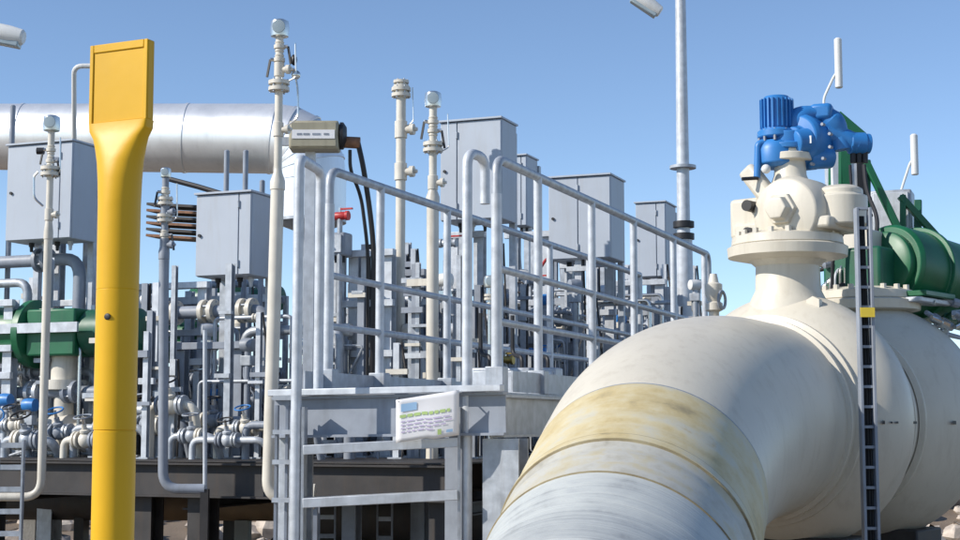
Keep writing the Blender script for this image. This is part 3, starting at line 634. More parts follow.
def riser(px, ytop, Y, r, label, gz=None, flanges=(), valves=(), tees=(), foot=None, zbot=DECK, m='cream_pipe', rt=None, ysplit=None):
    """pipe of radius r, slimmer (rt) above row ysplit"""
    c = V((P(px, 300, Y).x, Y, 0)); top = Zat(ytop, Y); rt = rt or r; zs = Zat(ysplit, Y) if ysplit else top
    root = thing('instrument_riser', c + K * zbot, label, 'pipe riser')
    pts = [c + K * zs]
    if foot: pts += [V(p) for p in foot]
    else: pts.append(c + K * zbot)
    obj('pipe', MB().tube(fillet(pts, .11, 7), r, 16), m, root)
    if ysplit:
        obj('upper_pipe', MB().cyl(c + K * (zs - .05), c + K * top, rt, n=14), m, root)
        obj('reducer', MB().lathe(c + K * (zs - .03), K, [(0, r), (.004, r * 1.12), (.05, r * 1.12), (.10, rt * 1.1), (.12, rt)], 16), m, root)
    if gz: gauge(root, c + K * Zat(gz[1], Y), (gz[1] - gz[0]) / F * Y)
    for f in flanges: flange(root, c + K * Zat(f[0], Y), f[1], gap=.25)
    for v_ in valves: valve(root, c + K * Zat(v_, Y), rt * .75, V((1, -.2, 0)).normalized() if v_ % 2 else V((-1, -.2, 0)).normalized())
    for t_ in tees:
        p = c + K * Zat(t_, Y); obj('tee', MB().lathe(p, V((1, -.3, 0)), [(0, rt * .8), (rt * 2, rt * .8), (rt * 2.02, rt * 1.15), (rt * 2.9, rt * 1.15), (rt * 2.92, rt * .4), (rt * 3.6, rt * .4)], 14), m, root)
        obj('tee_sleeve', MB().lathe(p - K * rt * 1.8, K, [(0, rt), (.004, rt * 1.3), (rt * 3.6, rt * 1.3), (rt * 3.6 + .004, rt)], 16), m, root)
    obj('impulse_line', MB().tube(fillet([c + K * Zat(ytop + 6, Y) + V((r * 2.4, -.02, 0)), c + K * Zat(ytop + 40, Y) + V((r * 2.6, -.02, 0)), c + K * Zat(ytop + 48, Y)], .02), .005, 6), 'chrome', root)
    return root, c
Y1 = 8.1
rt, c = riser(276, 38, Y1, .037, 'tallest cream riser with round gauge head, standing between the second cabinet and the ladder', (20, 38), ((91, .058),), (47, 60), (70, 130),
      foot=[V((P(268.5, 490, Y1).x, Y1, Zat(497, Y1))), V((P(303, 498, Y1).x, Y1, Zat(497, Y1)))], zbot=0, rt=.022, ysplit=185)
obj('knob', MB().ball(P(294, 60, Y1), .026, 12, (.7, 1, 1.2)), 'black', rt); obj('knob', MB().ball(P(296, 75, Y1), .026, 12), 'chrome', rt); obj('knob_stem', MB().cyl(P(279, 70, Y1), P(296, 70, Y1), .009, n=8), 'chrome', rt)
pe = V((P(303, 498, Y1).x, Y1, Zat(497, Y1))); flange(rt, pe - V((.02, 0, 0)), .07, ax=V((1, 0, 0)))
obj('support_foot', MB().box(V((pe.x + .05, Y1, pe.z / 2)), (.06, .06, pe.z), X_), 'steel_grey', rt)
obj('impulse_line', MB().tube(fillet([P(296, 78, Y1), P(298, 90, Y1), P(298, 118, Y1), P(284, 128, Y1)], .03), .006, 6), 'chrome', rt)
Y2 = 9.3
rt, c = riser(46.5, 132, Y2, .026, 'cream riser with ball-shaped gauge head in front of the cabinet by the yellow post', (116, 132), ((176, .06),), (150, 161), (215,),
      foot=[V((P(41, 495, Y2).x, Y2, Zat(497, Y2))), V((P(-80, 498, Y2).x, Y2, Zat(497, Y2)))], zbot=.0, m='cream_pipe', rt=.021, ysplit=235)
obj('knob', MB().cyl(P(37, 151, Y2), P(44, 151, Y2), .022, n=12), 'black', rt); obj('knob', MB().cyl(P(50, 160, Y2), P(59, 160, Y2), .018, n=12), 'steel_grey', rt)
obj('drain_loop', MB().tube(fillet([P(38, 172, Y2), P(34, 176, Y2), P(34, 198, Y2), P(43, 206, Y2)], .03), .007, 8), 'chrome', rt)
pe = V((P(-80, 498, Y2).x, Y2, 0)); obj('support_foot', MB().box(V((pe.x, Y2, Zat(497, Y2) / 2)), (.06, .06, Zat(497, Y2) - .05), X_), 'steel_grey', rt)
riser(400, 82, 11.0, .036, 'cream riser topped by a bare flange, behind the handrail of the walkway', None, ((97, .072), (88, .058)), (), (130, 172), zbot=DECK)
riser(432.5, 108, 10.4, .043, 'cream riser with small cup gauge in front of the largest cabinet', (92, 108), ((152, .07),), (122, 131), (183,), zbot=DECK, rt=.028, ysplit=200)
rt, c = riser(163, 178, 9.5, .032, 'grey riser with stacked valves beside the second cabinet', (168, 178), ((205, .05), (222, .05)), (192, 235), (212, 245),
      foot=[V((P(163, 488, 9.5).x, 9.5, Zat(489, 9.5))), V((P(205, 489, 9.5).x, 9.5, Zat(489, 9.5)))], zbot=0, m='steel_grey', rt=.022, ysplit=255)
p0 = P(205, 489, 9.5); obj('return_line', MB().tube([p0, P(205, 330, 9.5)], .014, 10), 'galv_light', rt); obj('support_foot', MB().box(V((p0.x, 9.5, p0.z / 2)), (.05, .05, p0.z), X_), 'steel_dark', rt)
riser(490, 288, 10.2, .017, 'small polished instrument stem with valve behind the right ladder hook', (276, 288), ((300, .04),), (306,), (), zbot=DECK, m='chrome')

# ---------------- tan actuator box
Yt = 8.9
tb = thing('valve_positioner', V((P(322, 425, Yt).x, Yt, DECK)), 'tan positioner box with white label strip and black cable, above the left ladder hook', 'positioner')
ctr = P(315, 137, Yt); u_ = Yt / F
obj('housing', MB().box(ctr, (50 * u_, .16, 29 * u_), (V((1, 0, 0)), V((0, 1, 0)), K)), 'tan_box', tb, .012)
obj('cover', MB().box(ctr + V((0, -.083, 0)), (46 * u_, .012, 25 * u_), X_), 'tan_box', tb, .004)
obj('label_strip', MB().box(ctr + V((0, -.091, .0)), (43 * u_, .004, 9 * u_), X_), 'poster', tb)
for k, (du, wv) in enumerate(((-14, 5), (-7, 6), (3, 8), (13, 5))): obj('print_line', MB().box(ctr + V((du * u_, -.094, 0)), (wv * u_, .002, 2 * u_), X_), 'steel_grey', tb)
obj('end_cap', MB().lathe(P(340, 136, Yt), V((1, .05, 0)), [(0, 14 * u_), (.02, 14 * u_), (.04, 9 * u_)], 20), 'black', tb)
obj('gland_block', MB().cyl(P(342, 142, Yt), P(360, 143, Yt), .035, n=14), 'rust', tb)
obj('cable', MB().tube(fillet([P(358, 143, Yt), P(363, 165, Yt), P(370, 210, Yt + .1), P(374, 250, Yt + .15), P(373, 330, Yt + .2), P(372, 398, Yt + .3)], .15, 6), .016, 8), 'black', tb)
obj('cable', MB().tube(fillet([P(350, 150, Yt), P(350, 170, Yt), P(361, 195, Yt + .1), P(368, 250, Yt + .15), P(367, 400, Yt + .3)], .12, 6), .011, 8), 'black', tb)
obj('mount_post', MB().box(V((P(308, 300, Yt).x, Yt + .05, (ctr.z - .08) / 2)), (.06, .06, ctr.z - .09), X_), 'galv_light', tb)
obj('bracket', MB().box(P(285, 140, Yt) + V((0, .05, 0)), (.12, .03, .05), X_), 'galv', tb)

# ================================================================ green actuated valves on the skid
def small_valve(px, py, t, s, label, flip=1):
    c = D(px, t, py=py); Y = c.y; z = Zat(py, Y); q = V((c.x, Y, z))
    r = thing('actuated_valve', V((c.x, Y, DECK)), label, 'valve')
    obj('actuator_cylinder', MB().lathe(q - B * .45 * s * flip, B * flip, [(0, .05 * s), (.0, .13 * s), (.03 * s, .15 * s), (.33 * s, .15 * s), (.34 * s, .18 * s), (.38 * s, .18 * s), (.4 * s, .12 * s), (.42 * s, .12 * s)], 28), 'green', r, .003)
    obj('yoke_housing', MB().box(q + B * .1 * s * flip, (.3 * s, .26 * s, .24 * s)), 'green', r, .015)
    obj('spring_can', MB().lathe(q + B * .25 * s * flip, B * flip, [(0, .1 * s), (.01, .12 * s), (.3 * s, .12 * s), (.33 * s, .07 * s)], 24), 'green_dark', r, .003)
    obj('stem', MB().lathe(V((c.x, Y, z - .12 * s)) + B * .1 * s * flip, -K, [(0, .07 * s), (.12 * s, .07 * s), (.121 * s, .11 * s), (.17 * s, .11 * s), (.172 * s, .05 * s), (max(.2 * s, z - .12 * s - DECK), .05 * s)], 18), 'cream_pipe', r)
    obj('valve_body', MB().lathe(V((c.x, Y, DECK + .16)) + B * (.1 * s * flip - .22), B, [(0, .13), (.03, .13), (.031, .08), (.1, .09), (.15, .15), (.29, .15), (.34, .09), (.409, .08), (.41, .13), (.44, .13)], 24), 'cream_pipe', r)
    obj('tie_bar', MB().box(q + B * .0 - A * .17 * s + K * .03, (.6 * s, .02, .05 * s)), 'galv_light', r)
small_valve(50, 334, .85, 1.45, 'green actuated valve with round cylinder behind the riser by the yellow post')
small_valve(168, 338, 2.4, 1.0, 'small dark green actuated valve beyond the yellow post, next to the grey stacked riser', -1)
small_valve(232, 300, 3.2, .9, 'green actuated valve under the second cabinet', 1)
small_valve(120, 350, 3.4, 1.1, 'green actuated valve half hidden behind the yellow post')

# ================================================================ racks: columns, trays, tubes
def rack(px0, px1, y0, t, label, m='galv_light', wcol=.08, bars=(), depth=.0, base=True, name='steel_rack', cat='rack', zb=DECK):
    pa, pb = D(px0, t, py=y0), D(px1, t, py=y0); zt = Zat(y0, (pa.y + pb.y) / 2); c = (pa + pb) / 2
    r = thing(name, V((c.x, c.y, zb)), label, cat)
    for p in (pa, pb):
        u = obj('upright', MB().ibeam(V((p.x, p.y, zb)), V((p.x, p.y, zt)), wcol, wcol, .006, .005, side=B), m, r)
        if base:
            obj('base_plate', MB().box(V((p.x, p.y, zb + .006)), (wcol * 2.9, wcol * 2.2, .012)), 'galv', u)
            for sx in (-1, 1):
                g0 = V((p.x, p.y, zb + .013)) + B * sx * wcol * .52
                obj('gusset', MB().prism([g0 - A * .005, g0 + B * sx * wcol * .9 - A * .005, g0 + K * .3 - A * .005], A * .01), m, u)
    for y in (y0,) + tuple(bars):
        z = Zat(y, c.y); obj('crossbar', MB().box(V((c.x, c.y, z - .03)) - A * (wcol / 2 + .022), ((pb - pa).length + wcol + .06, .04, .05)), m, r, .003)
    return r
rack(60, 91, 215, 1.5, 'pale blue-grey rack uprights behind the riser by the yellow post', bars=(300, 372))
rack(142, 205, 283, 1.7, 'light steel rack with crossbars under the silver pipe beside the stacked riser', bars=(330,))
rack(183, 240, 342, .9, 'dark grey portal frame on the skid in front of the light rack', m='steel_grey', wcol=.07, bars=())
rack(198, 232, 358, 1.3, 'pale inner portal frame nested inside the dark grey one', m='galv_light', wcol=.05)
rack(356, 389, 250, 1.4, 'light rack behind the handrail near the tan positioner box', bars=(300, 350))
rack(396, 420, 270, 1.9, 'grey portal frame between the two flanged risers', m='steel_grey', wcol=.09, bars=(282,))
rack(455, 480, 232, 2.6, 'pale rack carrying the largest cabinet', bars=(290, 330))
rack(515, 548, 232, 3.4, 'light rack between the largest cabinet and the cabinet with the off-centre seam', bars=(300, 345))
rack(570, 610, 262, 3.9, 'light rack under the cabinet with the off-centre seam', bars=(310,))
rack(625, 660, 280, 5.0, 'light rack near the foot of the lamp post', bars=(320,))
rack(-8, 12, 300, .7, 'pale rack with low crossbars at the outer end of the skid', bars=(345, 372))

def pipe_run(px0, px1, py, t, r, label, m='galv', ends=None, fl=2, group=None, name='pipe_run'):
    pa, pb = D(px0, t, py=py), D(px1, t, py=py); Y = (pa.y + pb.y) / 2; z = Zat(py, Y)
    a0, b0 = V((pa.x, pa.y, z)), V((pb.x, pb.y, z)); d = (b0 - a0).normalized()
    rt = thing(name, V(((pa.x + pb.x) / 2, Y, DECK)), label, 'pipe', group)
    obj('pipe', MB().tube(fillet([V((a0.x, a0.y, DECK)), a0, b0, V((b0.x, b0.y, DECK))], r * 3, 5), r, 14), m, rt)
    for k in range(fl):
        flange(rt, a0 + (b0 - a0) * (k + .7) / (fl + .4), r * 1.9, rnd.choice(['cream_pipe', 'galv', 'steel_grey']), d)
    return rt
pipe_run(-60, 80, 262, 1.3, .05, 'dark sagging pipe under the cabinet by the yellow post', 'steel_grey')
pipe_run(-50, 28, 284, 1.1, .035, 'grey bent conduit at the outer end of the skid', 'galv', fl=0)
pipe_run(0, 95, 372, 1.0, .03, 'slim horizontal pipe low behind the riser by the yellow post', 'galv')
pipe_run(5, 130, 392, .8, .045, 'grey low manifold pipe crossing behind the yellow post', 'steel_grey', fl=3)
pipe_run(100, 200, 410, .7, .04, 'grey low manifold pipe between the yellow post and the portal frame', 'galv', fl=3)
pipe_run(140, 268, 312, 1.5, .05, 'dark header pipe below the second cabinet', 'steel_grey', fl=3)
pipe_run(150, 262, 285, 2.2, .03, 'slim blue-grey conduit beneath the second cabinet', 'steel_grey', fl=0)
pipe_run(245, 340, 330, 1.2, .035, 'grey header pipe behind the tallest cream riser', 'galv', fl=2)
pipe_run(250, 350, 395, .8, .04, 'low grey header pipe behind the ladder stile', 'steel_grey', fl=2)
pipe_run(330, 450, 300, 2.4, .035, 'light header pipe behind the walkway handrail', 'galv_light', fl=3)
pipe_run(340, 470, 345, 2.2, .04, 'low light header pipe behind the walkway handrail', 'galv', fl=3)
pipe_run(470, 580, 318, 3.6, .045, 'light header pipe seen under the cabinets between rail posts', 'galv_light', fl=3)
pipe_run(560, 660, 330, 4.6, .05, 'grey header pipe near the foot of the lamp post', 'galv', fl=3)
for k in range(26):
    x0 = rnd.uniform(-30, 640); x1 = x0 + rnd.uniform(40, 110); t = rnd.uniform(.6, 3) if x0 < 300 else (rnd.uniform(1.5, 3.6) if x0 < 460 else rnd.uniform(3.4, 6))
    py_ = rnd.uniform(290, 400) if x0 < 420 else rnd.uniform(290, 350); m = rnd.choice(('galv_light', 'galv', 'chrome', 'steel_grey'))
    pipe_run(x0, x1, py_, t, rnd.uniform(.012, .022), 'thin %s tube bent down to the skid at both ends' % {'galv_light': 'pale', 'galv': 'grey', 'chrome': 'polished', 'steel_grey': 'dark grey'}[m], m, fl=rnd.randrange(0, 3), group='thin bent tubes on the skid', name='bent_tube')
# dark louvre hood and sloping cable
hd_ = thing('louvre_hood', D(176, 2.6), 'dark brown slatted hood beside the second cabinet', 'hood')
pa = D(156, 2.6, py=222); pb = D(205, 2.6, py=222)
for k in range(6):
    z0_, z1_ = Zat(206 + 6.2 * k, pa.y), Zat(206 + 6.2 * k + 3, pa.y)
    obj('slat', MB().bar(V((pa.x, pa.y, z0_)), V((pb.x, pb.y, z0_ - .05)), .30, .022), 'rust' if k % 2 else 'steel_dark', hd_)
for p in (pa, pb): obj('post', MB().box(V((p.x, p.y, (Zat(206, p.y) + DECK) / 2)) + A * .17, (.04, .04, Zat(206, p.y) - DECK)), 'steel_grey', hd_)
for k, (x, y0) in enumerate(((226, 150), (245, 150), (262, 180), (10, 105))):
    c_ = D(x, 2.0 if k < 3 else 1.4, py=200); lt = Zat(y0, c_.y)
    tag(obj('conduit_pole', MB().lathe(V((c_.x, c_.y, DECK)), K, [(0, .05), (.01, .05), (.012, .022), (lt - DECK - .01, .022), (lt - DECK, .012)], 12), 'steel_grey'), ('thin dark pole behind the second cabinet, near its door', 'thin dark pole behind the second cabinet, near its hinge', 'short pole beside the tallest cream riser', 'dark pole crossing the silver pipe at the plant edge')[k], 'pole')
p0, p1 = D(165, 2.05, py=180), D(232, 2.05, py=195)
tag(obj('sloping_cable', MB().tube([V((p0.x, p0.y, Zat(178, p0.y))), V(((p0.x + p1.x) / 2, (p0.y + p1.y) / 2, Zat(189, p0.y))), V((p1.x, p1.y, Zat(197, p1.y)))], .022, 8), 'black'), 'black cable sloping under the silver pipe to the second cabinet', 'cable')

# instrument stands: many small transmitters with tubing
def stand(px, py, t, k, label, group):
    c = D(px, t, py=py); Y = c.y; z = Zat(py, Y)
    r = thing('transmitter_stand', V((c.x, Y, DECK)), label, 'instrument', group)
    obj('post', MB().lathe(V((c.x, Y, DECK)), K, [(0, .06), (.008, .06), (.009, .024), (z - DECK - .04, .024)], 12), ('galv_light', 'galv', 'steel_grey')[k % 3], r)
    sd_ = V((rnd.choice((-1, 1)), -.4, 0)).normalized(); hc = V((c.x, Y, z))
    obj('transmitter_head', MB().lathe(hc - sd_ * .05, sd_, [(0, .03), (.004, .045), (.04, .05), (.06, .05), (.1, .045), (.104, .03)], 18), ('white_paint', 'galv_light', 'blue', 'cream_pipe', 'steel_grey')[k % 5], r)
    obj('manifold', MB().box(hc - K * .11, (.09, .06, .07)), 'chrome' if k % 2 else 'galv', r, .004)
    for j in range(3):
        x0 = (j - 1) * .03; obj('tubing', MB().tube(fillet([hc + B * x0 - K * .14, hc + B * x0 - K * (.24 + .04 * j), hc + B * (x0 + rnd.uniform(-.3, .3)) - K * (.26 + .04 * j), hc + B * (x0 + rnd.uniform(-.3, .3)) + A * .1 - K * (z - DECK)], .03), .0075, 6), rnd.choice(('chrome', 'galv_light', 'galv', 'steel_grey', 'black')), r)
    if k % 3 == 0: obj('handwheel', MB().tube([hc - K * .11 - A * .06 + (B * math.cos(i * .524) + K * math.sin(i * .524)) * .045 for i in range(13)], .007, 6), rnd.choice(('steel_dark', 'black', 'blue')), r)
spots = [(12, 320), (25, 368), (30, 405), (70, 345), (75, 400), (108, 300), (148, 300), (152, 360), (160, 395), (176, 425), (190, 318), (208, 330), (214, 395), (225, 410), (248, 345), (258, 372), (252, 410), (305, 345), (325, 300), (338, 262), (345, 330), (362, 350), (380, 290), (410, 330), (424, 300), (445, 280), (452, 330), (470, 345), (498, 340), (505, 300), (522, 275), (530, 330), (545, 300), (558, 330), (575, 285), (590, 320), (605, 290), (620, 320), (648, 300), (668, 300), (695, 285), (-5, 340), (5, 400), (100, 420), (268, 400), (150, 430), (45, 420)]
near = [(-20, 'at the outer end of the skid'), (20, 'behind the bent riser'), (70, 'under the cabinet by the yellow post'), (95, 'right behind the yellow post'), (140, 'beside the stacked grey riser'), (180, 'inside the dark portal frame'), (243, 'under the second cabinet'), (262, 'behind the tallest cream riser'), (300, 'behind the left ladder stile'), (335, 'below the tan positioner box'), (360, 'beside the black cable'), (395, 'beside the bare-flanged riser'), (422, 'beside the riser with the cup gauge'), (444, 'under the largest cabinet'), (465, 'behind the right ladder stile'), (500, 'behind the narrow half hidden cabinet'), (540, 'under the cabinet with the off-centre seam'), (600, 'behind the middle posts of the long handrail'), (640, 'under the lamp post cabinet'), (690, 'by the handrail end')]
hcol = ('white', 'light grey', 'blue', 'cream', 'dark grey'); pcol = ('pale', 'mid grey', 'dark')
for k, (px, py) in enumerate(spots):
    t = rnd.uniform(.4, 2.6) if px < 300 else (rnd.uniform(1.2, 2.8) if px < 480 else (rnd.uniform(2.8, 4.2) if px < 600 else rnd.uniform(4.3, 6)))
    where = [w_ for x, w_ in near if x <= px][-1]
    lab = '%s transmitter%s on a %s post %s' % (hcol[k % 5], ' with handwheel' if k % 3 == 0 else '', pcol[k % 3], where.replace('cabinet with the off-centre seam', 'off-centre-seam cabinet').replace('the middle posts of ', ''))
    stand(px, py, t, k, lab, 'transmitter stands on the skid')
# red and blue accents
for k, (px, py, t, m) in enumerate(((448, 243, 1.9, 'red'), (340, 216, 1.2, 'red'), (536, 282, 3.0, 'red'), (538, 352, 2.9, 'blue'), (505, 360, 2.2, 'brass'))):
    c_ = D(px, t, py=py); z = Zat(py, c_.y); q = V((c_.x, c_.y, z))
    r = thing('hand_valve', V((c_.x, c_.y, DECK)), ('red lever valve on a thin pipe behind the riser with the cup gauge', 'red flanged valve below the tan positioner box', 'valve with curled red hose behind the rail posts', 'blue valve low behind the long handrail', 'brass valve near the right ladder stile')[k], 'valve')
    obj('pipe', MB().cyl(V((c_.x, c_.y, DECK)), q, .02, n=10), 'galv', r)
    obj('valve_body', MB().lathe(q - B * .07, B, [(0, .035), (.02, .035), (.021, .022), (.04, .03), (.1, .03), (.119, .022), (.12, .035), (.14, .035)], 16), m if k in (1, 3, 4) else 'galv', r)
    obj('lever', MB().bar(q + K * .05, q + K * .05 + B * (.16 if k == 0 else .1), .02, .012), m, r)
    obj('valve_stem', MB().cyl(q, q + K * .06, .012, n=8), 'chrome', r)
    if k == 2: obj('hose', MB().tube(fillet([q, q + B * .03 + K * .1, q + B * .1 + K * .2, q + B * .13 + K * .12], .06, 6), .012, 8), 'red', r)
# thin strut risers, cable trays and low dark boxes added for the deck's shade
def strut(px, y0, t, wp, m, label):
    c_ = D(px, t, py=max(y0, 250)); zt_ = Zat(y0, c_.y); w_ = wp / F * c_.y
    r = thing('strut_riser', V((c_.x, c_.y, DECK)), label, 'strut', 'slim struts on the skid')
    u = obj('channel', MB().ibeam(V((c_.x, c_.y, DECK)), V((c_.x, c_.y, zt_)), w_, w_, .004, .004, side=B), m, r)
    obj('base_plate', MB().box(V((c_.x, c_.y, DECK + .005)), (w_ * 2.4, w_ * 2, .01)), 'galv', r)
    for k in range(rnd.randrange(1, 4)):
        z = DECK + (zt_ - DECK) * rnd.uniform(.25, .95); obj('pipe_clamp', MB().box(V((c_.x, c_.y, z)) - A * (w_ / 2 + .02) + B * rnd.uniform(-.03, .03), (rnd.uniform(.08, .2), .03, rnd.uniform(.02, .05))), rnd.choice(('galv', 'galv_light', 'steel_grey', 'cream_pipe')), r)
    if rnd.random() < .6: obj('cable', MB().tube(fillet([V((c_.x, c_.y, zt_)) + B * w_ * .7, V((c_.x, c_.y, (zt_ + DECK) / 2)) + B * (w_ * .7 + rnd.uniform(-.03, .08)), V((c_.x, c_.y, DECK)) + B * w_ * .8], .1), .009, 6), rnd.choice(('black', 'steel_dark', 'galv')), r)
for k in range(74):
    px = rnd.uniform(-10, 700); 
    t = rnd.uniform(.3, 3.4) if px < 300 else (rnd.uniform(.9, 3.4) if px < 480 else (rnd.uniform(2.6, 5) if px < 600 else rnd.uniform(4.3, 6.5)))
    where = [w_ for x, w_ in near if x <= px][-1]; m = rnd.choice(('galv_light', 'galv_light', 'galv', 'galv', 'steel_grey'))
    yt = rnd.uniform(255, 370) if px < 600 else rnd.uniform(270, 330)
    strut(px, yt, t, rnd.uniform(4, 8), m, 'slim %s strut with clamps %s' % ({'galv_light': 'pale', 'galv': 'grey', 'steel_grey': 'dark grey'}[m], where))
for k in range(84):
    px = rnd.uniform(300, 705)
    t = rnd.uniform(1.2, 3.8) if px < 480 else (rnd.uniform(2.8, 6) if px < 600 else rnd.uniform(4.5, 7))
    where = [w_ for x, w_ in near if x <= px][-1]; m = rnd.choice(('galv_light', 'galv_light', 'galv', 'steel_grey'))
    strut(px, rnd.uniform(236, 330) if px < 600 else rnd.uniform(262, 318), t, rnd.uniform(4, 8), m, 'slim %s strut with clamps %s' % ({'galv_light': 'pale', 'galv': 'grey', 'steel_grey': 'dark grey'}[m], where))
def tray(px0, px1, py, t, label, m='galv'):
    pa, pb = D(px0, t, py=py), D(px1, t, py=py); z = Zat(py, (pa.y + pb.y) / 2); L_ = (pb - pa).length; c_ = (pa + pb) / 2
    r = thing('cable_tray', V((c_.x, c_.y, z)), label, 'cable tray')
    for dt in (0, .2): obj('side_rail', MB().box(V((c_.x, c_.y, z)) + A * dt, (L_, .012, .06)), m, r)
    n = int(L_ / .2)
    for i in range(n): obj('rung', MB().box(V((pa.x, pa.y, z - .015)) + B * (L_ * (i + .5) / n) + A * .1, (.03, .187, .012)), m, r)
    for dt, r_ in ((.05, .014), (.10, .018), (.15, .012)): obj('cable', MB().cyl(V((pa.x, pa.y, z + .008)) + A * dt, V((pb.x, pb.y, z + .008)) + A * dt, r_, n=8), 'black', r)
    for p in (pa, pb): obj('post', MB().box(V((p.x, p.y, (z + DECK) / 2)) + A * .225, (.035, .035, z - DECK + .06)), m, r)
tray(-20, 96, 318, 1.1, 'cable tray passing the green valve by the yellow post', 'galv_light')
tray(-20, 110, 350, 2.2, 'lower cable tray behind the green valve by the yellow post')
tray(140, 272, 300, 2.0, 'cable tray right under the second cabinet')
tray(150, 270, 375, 1.9, 'low cable tray behind the portal frames')
tray(300, 380, 352, 1.6, 'cable tray behind the left ladder stile')
tray(375, 470, 318, 2.9, 'cable tray behind the two flanged risers')
tray(480, 570, 340, 3.2, 'cable tray low behind the first posts of the long handrail')
tray(540, 640, 300, 5.2, 'cable tray under the seam cabinet and the lamp post cabinet')
def shadebox(px0, px1, y0, t, label):  # dark box added to stand for deck equipment lying in shadow
    pa, pb = D(px0, t, py=430), D(px1, t, py=430); c_ = (pa + pb) / 2; zt_ = Zat(y0, c_.y); L_ = (pb - pa).length
    r = thing('low_shadebox', V((c_.x, c_.y, DECK)), label, 'shadebox')
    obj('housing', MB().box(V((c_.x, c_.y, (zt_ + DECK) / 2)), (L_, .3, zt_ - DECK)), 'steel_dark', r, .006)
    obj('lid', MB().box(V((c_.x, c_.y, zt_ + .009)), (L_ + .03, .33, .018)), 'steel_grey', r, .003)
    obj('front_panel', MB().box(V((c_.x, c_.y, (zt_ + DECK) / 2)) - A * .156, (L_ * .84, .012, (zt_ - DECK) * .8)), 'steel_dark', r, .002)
shadebox(-5, 34, 402, 2.2, 'low dark cubicle at the outer end of the skid behind the bent riser'); shadebox(56, 84, 415, 2.4, 'low dark cubicle beside the yellow post on the skid')
shadebox(141, 176, 408, 2.5, 'low dark cubicle behind the stacked grey riser'); shadebox(206, 262, 400, 2.3, 'wide low dark cubicle between portal frame and tallest riser')
shadebox(100, 136, 398, 1.6, 'low dark cubicle directly behind the yellow post'); shadebox(320, 345, 372, 1.6, 'dark cubicle behind the left ladder hook'); shadebox(440, 470, 372, 2.6, 'dark cubicle below the largest cabinet')
# low hand-wheel valves on short spools along the skid edge
def spool(px, py, t, k, label):
    c_ = D(px, t, py=py); z = Zat(py, c_.y); q = V((c_.x, c_.y, z)); m = ('cream_pipe', 'galv', 'steel_grey', 'galv_light')[k % 4]; r = rnd.uniform(.022, .034)
    o = thing('spool_valve', V((c_.x, c_.y, DECK)), label, 'valve', 'hand-wheel valves on the skid')
    L_ = rnd.uniform(.16, .3)
    obj('pipe', MB().tube(fillet([V((c_.x, c_.y, DECK)) - B * L_, q - B * L_, q + B * L_, V((c_.x, c_.y, DECK)) + B * L_ + A * .1], .07), r, 12), m, o)
    vb = obj('valve_body', MB().ball(q, r * 2.1, 14), m, o)
    for sg in (-1, 1): obj('flange', MB().lathe(q + B * sg * r * 1.8, B * sg, [(0, r * 2.2), (r * .6, r * 2.2), (r * .62, r * 1.2), (r * 1.0, r * 1.2), (r * 1.02, r * 2.2), (r * 1.6, r * 2.2)], 16), ('galv', 'cream_pipe', 'steel_grey')[(k + (sg > 0)) % 3], o)
    d_ = (K + A * rnd.uniform(-.8, -.1)).normalized(); obj('spindle', MB().cyl(q, q + d_ * r * 6, r * .4, n=10), 'chrome', vb)
    x_, y_, _ = frame(d_); hw_ = obj('handwheel', MB().tube([q + d_ * r * 6 + (x_ * math.cos(i * .3927) + y_ * math.sin(i * .3927)) * r * 2.2 for i in range(17)], r * .22, 6), ('black', 'steel_dark', 'blue', 'black', 'steel_grey')[k % 5], vb)
    obj('yoke', MB().lathe(q + d_ * r * 2, d_, [(0, r * 1.3), (r * .6, r * 1.3), (r * .8, r * .7), (r * 2, r * .7)], 12), m, o)
for k, (px, py, t) in enumerate(((14, 425, .5), (28, 440, .35), (60, 432, .5), (78, 388, 1.2), (86, 440, .3), (108, 428, .5), (148, 425, .6), (150, 380, 1.4), (172, 405, .4), (192, 436, .35), (214, 420, .7), (228, 440, .3), (246, 428, .5), (258, 396, 1.0), (280, 425, .4), (20, 380, 1.4), (318, 380, 1.3), (430, 360, 2.2), (350, 375, 1.5), (392, 378, 1.7), (458, 374, 2.2), (4, 408, .9), (236, 385, 1.5), (200, 380, 1.6))):
    spool(px, py, t, k, 'small %s flanged valve with %s handwheel %s' % (('cream', 'grey', 'dark grey', 'pale')[k % 4], ('black', 'dark', 'blue', 'black', 'grey')[k % 5], [w_ for x, w_ in near if x <= px][-1]))
# grey valve blocks on the walkway edge
for k, (px, w_) in enumerate(((490, 30), (522, 26), (548, 24))):
    Yb = 8.0 + .35 * k; c_ = P(px, 378, Yb); zt_ = Zat(368, Yb); u_ = Yb / F
    r = thing('junction_box', V((c_.x, Yb, PZ)), ('grey junction box on the walkway beside the right ladder stile', 'second grey junction box from the ladder on the walkway edge', 'grey junction box on the walkway next to the big cream elbow')[k], 'box')
    obj('housing', MB().box(V((c_.x, Yb, (PZ + zt_) / 2)), (w_ * u_, .14, zt_ - PZ)), 'galv', r, .01)
    obj('lid', MB().box(V((c_.x, Yb, (PZ + zt_) / 2)) - A * .076, (w_ * u_ * .8, .014, (zt_ - PZ) * .75)), 'galv_light', r, .003)
    obj('conduit', MB().tube(fillet([V((c_.x, Yb, zt_)), V((c_.x, Yb, zt_ + .06)), V((c_.x - .05, Yb + .1, zt_ + .08)), V((c_.x - .05, Yb + .1, zt_ + .3))], .04), .012, 8), 'black', r)
